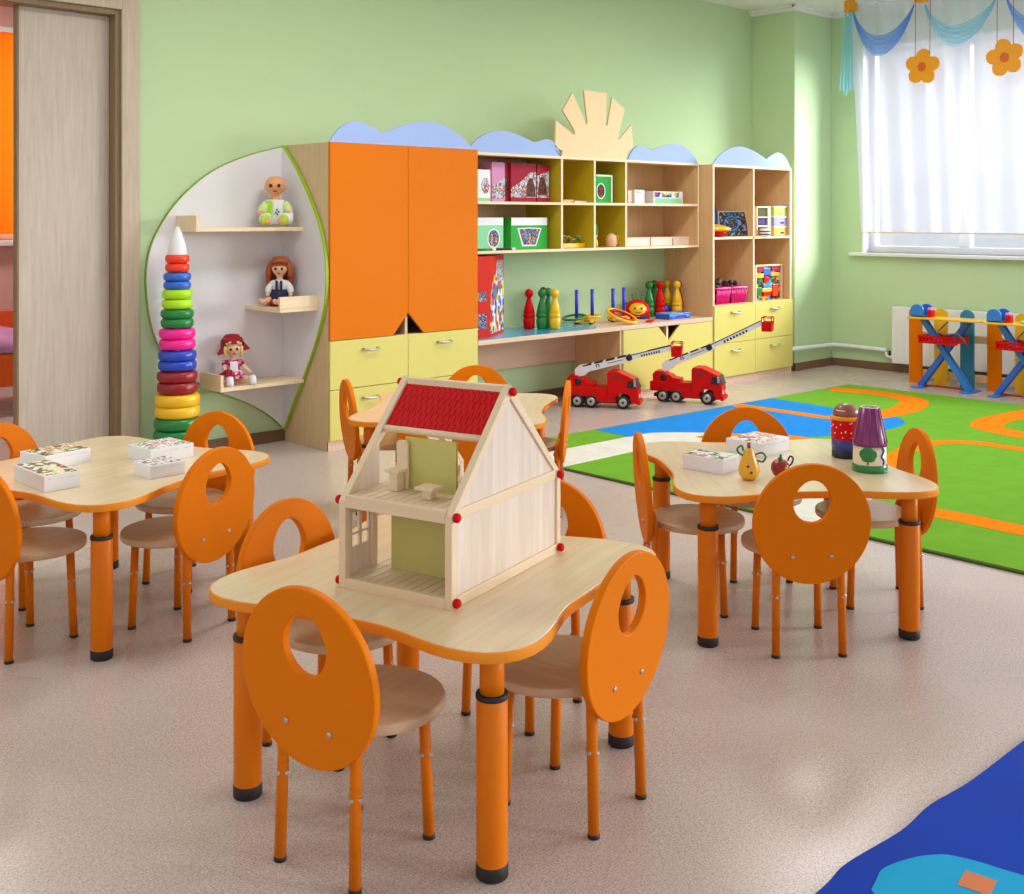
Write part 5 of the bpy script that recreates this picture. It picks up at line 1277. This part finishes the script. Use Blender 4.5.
ux, uy = sq[1][0] - sq[0][0], sq[1][1] - sq[0][1]
MB().prism([sq[0], sq[1], (sq[1][0] + uy * 1.0, sq[1][1] - ux * 1.0), (sq[0][0] + uy, sq[0][1] - ux)], 0.0115, 0.0145, 'z').build('orange_patch', 'mat_orange', mt)

# ------------------------------------------------------------------ window side: radiator, pipe, screen, ironing boards
rd = thing('radiator', 'white panel radiator under the window', 'radiator', (WX - 0.09, 4.80, 0.083))
MB().box(0.0, 0.06, -2.4, 0, 0, 0.49).build('panel', 'white_gloss', rd, 0.008)
fn = MB()
for i in range(46): fn.box(-0.002, 0.002, -2.37 + i * 0.052, -2.37 + i * 0.052 + 0.028, 0.03, 0.46)
fn.build('front_ribs', 'white_gloss', rd, 0.001)
MB().box(0.06, 0.088, -2.3, -2.2, 0.1, 0.4).box(0.06, 0.088, -0.3, -0.2, 0.1, 0.4).build('bracket', 'white_gloss', rd)
MB().tube([(0.03, 0.0, 0.05), (0.03, 0.05, 0.05), (0.04, 0.07, 0.06), (0.04, 0.075, 0.085)], 0.012, 10).tube([(0.03, 0, 0.05), (0.03, 0.02, 0.05)], 0.018, 12).build('valve', 'white_gloss', rd)
MB().tube([(0.03, 0.035, 0.05), (0.03, 0.035, 0.10)], 0.010, 10).build('valve_cap', 'dark', rd)
tag(MB().tube([(8.40, 5.395, 0.205), (8.6, 5.395, 0.20), (9.06, 5.395, 0.19), (9.10, 5.38, 0.19), (9.11, 5.33, 0.19), (9.11, 4.92, 0.185), (9.11, 4.87, 0.184)], 0.019, 12).build('heating_pipe', 'white_gloss'), 'white heating pipe running along the wall beside the baseboard', 'pipe')
sc = thing('picket_screen', 'radiator screen of orange, yellow and teal round-topped pickets', 'radiator screen', (8.66, 4.384, 0))
for i in range(9):
    y = -0.214 * i
    pr2 = [(-0.055, 0.0), (0.055, 0.0), (0.055, 0.565)] + [(0.055 * math.cos(a), 0.565 + 0.05 * math.sin(a)) for a in [PI * k / 10 for k in range(1, 10)]] + [(-0.055, 0.565)]
    MB().prism([(y + a, c) for a, c in pr2], 0.0, 0.018, 'x').build('picket', ('orange', 'yellow', 'teal')[i % 3], sc, 0.002)
MB().box(0.018, 0.034, -1.80, 0.04, 0.355, 0.415).box(0.018, 0.034, -1.80, 0.04, 0.05, 0.11).build('rail', 'oak_tan', sc, 0.002)
for y in (-0.02, -1.75): MB().box(0.034, 0.2, y - 0.015, y + 0.015, 0, 0.03).build('foot', 'oak_tan', sc, 0.002)

def ironing_board(lab, y0):
    t = thing('toy_ironing_board', lab, 'toy ironing board', (8.46, y0, 0), 0, 'toy ironing boards')
    # local y runs 0 (left foot) .. -0.40 (right foot)
    def flat_leg(ya, za, yb, zb_, x, name='leg'):
        d = Vector((0, yb - ya, zb_ - za)).normalized(); n_ = Vector((0, -d.z, d.y)) * 0.021
        return MB().prism([(ya + n_.y, za + n_.z), (yb + n_.y, zb_ + n_.z), (yb - n_.y, zb_ - n_.z), (ya - n_.y, za - n_.z)], x - 0.006, x + 0.006, 'x')
    for x in (-0.012, 0.028):
        flat_leg(0.0, 0.012, -0.385, 0.54, x + 0.012).build('leg', 'mid_blue', t, 0.002)
        flat_leg(-0.40, 0.012, -0.03, 0.54, x).build('leg', 'sky_blue', t, 0.002)
    MB().prism([(-0.09 + 0, 0.03), (0.12, 0.03), (0.12, -0.045), (-0.09, -0.045)], 0.0, 0.012, 'z').build('foot_bar', 'sky_blue', t, 0.003)
    MB().prism([(-0.09 + 0, -0.36), (0.12, -0.36), (0.12, -0.44), (-0.09, -0.44)], 0.0, 0.012, 'z').build('foot_bar', 'sky_blue', t, 0.003)
    MB().box(0.0, 0.02, -0.39, -0.01, 0.012, 0.026).build('floor_bar', 'red_dark', t, 0.002)
    top = [(-0.10, 0.06), (-0.10, -0.45), (-0.06, -0.52), (0.0, -0.535), (0.06, -0.52), (0.12, -0.45), (0.12, 0.06)]
    MB().prism(top, 0.545, 0.560, 'z').build('board', 'yellow', t, 0.004)
    MB().box(-0.08, 0.1, -0.335, -0.04, 0.372, 0.378).build('basket', 'red', t, 0.002)
    bk_ = MB()
    for k in range(12):
        yy_ = -0.335 + 0.295 * k / 11
        bk_.box(-0.092, -0.084, yy_ - 0.007, yy_ + 0.007, 0.36, 0.425).box(0.102, 0.110, yy_ - 0.007, yy_ + 0.007, 0.36, 0.425)
    bk_.box(-0.094, -0.082, -0.345, -0.03, 0.405, 0.425).box(0.100, 0.112, -0.345, -0.03, 0.405, 0.425).box(-0.094, -0.082, -0.345, -0.03, 0.36, 0.372).box(0.10, 0.112, -0.345, -0.03, 0.36, 0.372).box(-0.082, 0.10, -0.345, -0.335, 0.372, 0.42).box(-0.082, 0.10, -0.04, -0.03, 0.372, 0.42)
    bk_.build('basket_rim', 'red', t, 0.001)
    MB().tube([(-0.10, -0.28, 0.54), (-0.11, -0.24, 0.50), (-0.11, -0.2, 0.455), (-0.11, -0.26, 0.44), (-0.11, -0.36, 0.455), (-0.11, -0.41, 0.41), (-0.08, -0.43, 0.35)], 0.007, 8).build('cord', 'grey', t)
    return t
ib = ironing_board('toy ironing board with blue crossed legs, nearer the room corner', 4.246)
dup(ib, 'toy ironing board with blue crossed legs at the right picture edge', (8.44, 3.63, 0), 0)
def toy_iron(lab, x, y):
    t = thing('toy_iron', lab, 'toy iron', (x, y, 0.56), 0, 'toy irons')
    pf = [(0.055, 0.0), (0.055, 0.05)] + [(0.055 * math.cos(a), 0.05 + 0.05 * math.sin(a)) for a in [PI * k / 10 for k in range(1, 10)]] + [(-0.055, 0.05), (-0.055, 0.0)]
    MB().prism(pf, -0.05, -0.028, 'x').build('body', 'sky_blue', t, 0.004)
    MB().prism([(a - 0.03, c) for a, c in pf], 0.05, 0.07, 'x').build('body', 'mid_blue', t, 0.004)
    MB().box(-0.05, 0.07, -0.075, 0.04, 0.0, 0.012).build('sole', 'grey', t, 0.002)
    MB().box(-0.02, 0.04, -0.11, -0.07, 0.0, 0.055).build('tank', 'red', t, 0.006)
    MB().box(-0.022, 0.042, -0.105, -0.075, 0.055, 0.075).build('tank_top', 'pink_card', t, 0.004)
toy_iron('blue toy iron on the ironing board nearer the corner', 8.44, 4.235)
toy_iron('blue toy iron on the ironing board at the right edge', 8.42, 3.62)
o = MB().box(0, 0.16, -0.16, 0, 0, 0.02).build('folded_cloth', 'green_card_pale', None, 0.006); o.location = (8.40, 3.44, 0.56); tag(o, 'folded pale green cloth on the right ironing board', 'cloth')

# ------------------------------------------------------------------ curtains, swags, flowers
CX = 8.82
def sheer_fn(u, v):
    ytop = 5.055 - 4.45 * u; ybot = 4.955 - 4.35 * u
    y = ybot + (ytop - ybot) * v
    amp = 0.024 + 0.014 * math.sin(u * 17)
    x = CX + amp * math.sin(u * 150 + 1.2 * math.sin(u * 31)) + 0.012 * math.sin(u * 47) * (1 - 0.5 * v)
    return (x, y, 1.215 + (CZ - 0.026 - 1.215) * v)
cu = MB().grid(sheer_fn, 620, 14).build('sheer_curtain', 'sheer_white')
tag(cu, 'sheer white curtain gathered in front of the window', 'curtain')
hm = MB().grid(lambda u, v: (sheer_fn(u, 0)[0] - 0.002, sheer_fn(u, 0)[1], 1.208 + 0.012 * v), 620, 1).build('hem', 'pale_box', cu)
rod = thing('curtain_rail', 'white curtain rail under the ceiling with orange ties', 'curtain rail', (8.72, 4.98, CZ))
MB().box(-0.02, 0.12, -4.4, 0.06, -0.022, -0.001).build('rail', 'white_gloss', rod, 0.003)
VX = 8.72
def at_vx(px, py):
    a = (px - 512) / 1123.0; c = (216.5 - py) / 1123.0
    dx_ = math.cos(R(46.6)) + math.sin(R(46.6)) * a; dy_ = math.sin(R(46.6)) - math.cos(R(46.6)) * a
    return (round(dy_ * VX / dx_, 3), round(CAM_H + c * VX / dx_, 3))
ties = [at_vx(851, 6)[0], at_vx(921.5, 0)[0], at_vx(1003, 0)[0]]
for y in ties + [2 * ties[2] - ties[1]]:
    MB().box(-0.035, 0.03, y - 4.98 - 0.048, y - 4.98 + 0.048, 3.098 - CZ, -0.001).build('tie', 'flower_orange', rod, 0.004)
def swag(lab, ya, za, yb, zb_, ylow, ztop, zbot, m_):
    def fn(u, v):
        s = 4 * u * (1 - u); s = s ** 0.85
        y = ya + (yb - ya) * u
        skew = (ylow - (ya + yb) / 2) * s
        zc_ = za + (zb_ - za) * u
        drop = (zc_ - ztop) * (1 - v) + (zc_ - zbot) * v
        top_w = 0.012 + 0.05 * v * (1 - s)
        z = zc_ - drop * s - (0.045 * (v) * (1 - s) * 0.5)
        x = VX - 0.035 + 0.018 * math.sin(v * 30) * (0.3 + 0.7 * s) - 0.02 * s
        return (x, y + skew, z)
    o = MB().grid(fn, 40, 40).build('curtain_swag', m_)
    return tag(o, lab, 'curtain swag', 'swags over the curtain')
def sw(lab, a, b_, low, top, m_):
    p, q = at_vx(*a), at_vx(*b_); l_ = at_vx(*low); tp = at_vx(low[0], top)
    return swag(lab, p[0], p[1], q[0], q[1], l_[0], tp[1], l_[1], m_)
sw('royal blue fabric swag, first from the room corner', (855, 10), (916, 4), (884, 57), 36, 'swag_blue')
sw('cyan fabric swag between the two orange flowers', (927, 4), (998, -3), (960, 47), 25, 'swag_cyan')
sw('royal blue fabric swag at the right picture edge', (1008, -4), (1085, -12), (1046, 44), 20, 'swag_blue')
yt, zt_ = at_vx(848, 14); yb_, zb2 = at_vx(846, 93)
def tail(u, v):
    wdt = 0.07 + 0.075 * (1 - v)
    y = yt - 0.02 + (u - 0.5) * wdt + (yb_ - yt) * (1 - v)
    return (VX - 0.03 + 0.012 * math.sin(u * 28), y, zb2 + 0.03 * math.sin(u * 9) + (zt_ + 0.005 - zb2) * v)
tag(MB().grid(tail, 30, 20).build('curtain_tail', 'swag_cyan'), 'cyan fabric tail hanging at the corner end of the curtain', 'curtain swag')
def flower_hang(lab, px, py, rot, st):
    y, z = at_vx(px, py); y, z = y * (VX - 0.08) / VX, CAM_H + (z - CAM_H) * (VX - 0.08) / VX
    t = thing('flower_ornament', lab, 'hanging ornament', (VX - 0.08, y, z), 0, 'hanging felt flowers')
    pts_ = []
    n = 100
    for i in range(n):
        a = 2 * PI * i / n
        r_ = 0.096 + 0.050 * abs(math.cos(2.5 * (a - rot))) ** 0.75
        pts_.append((r_ * math.cos(a), r_ * math.sin(a)))
    MB().prism(pts_, -0.012, 0.012, 'x', smooth_side=True).build('petals', 'flower_orange', t, 0.004)
    MB().prism([(0.034 * math.cos(2 * PI * i / 24), 0.038 * math.sin(2 * PI * i / 24)) for i in range(24)], -0.018, -0.010, 'x').build('core', 'flower_core', t, 0.002)
    mb = MB()
    for dy_ in (0.062, -0.062): mb.tube([(0, dy_, 0.09), (0.01, dy_ * 1.0, CZ - z - 0.03)], 0.003, 6)
    mb.build('strings', 'string_red', t)
flower_hang('orange felt flower hanging between the blue and cyan swags', 922.5, 67, R(95), 0)
flower_hang('orange felt flower hanging near the right picture edge', 1005, 57.5, R(80), 0)
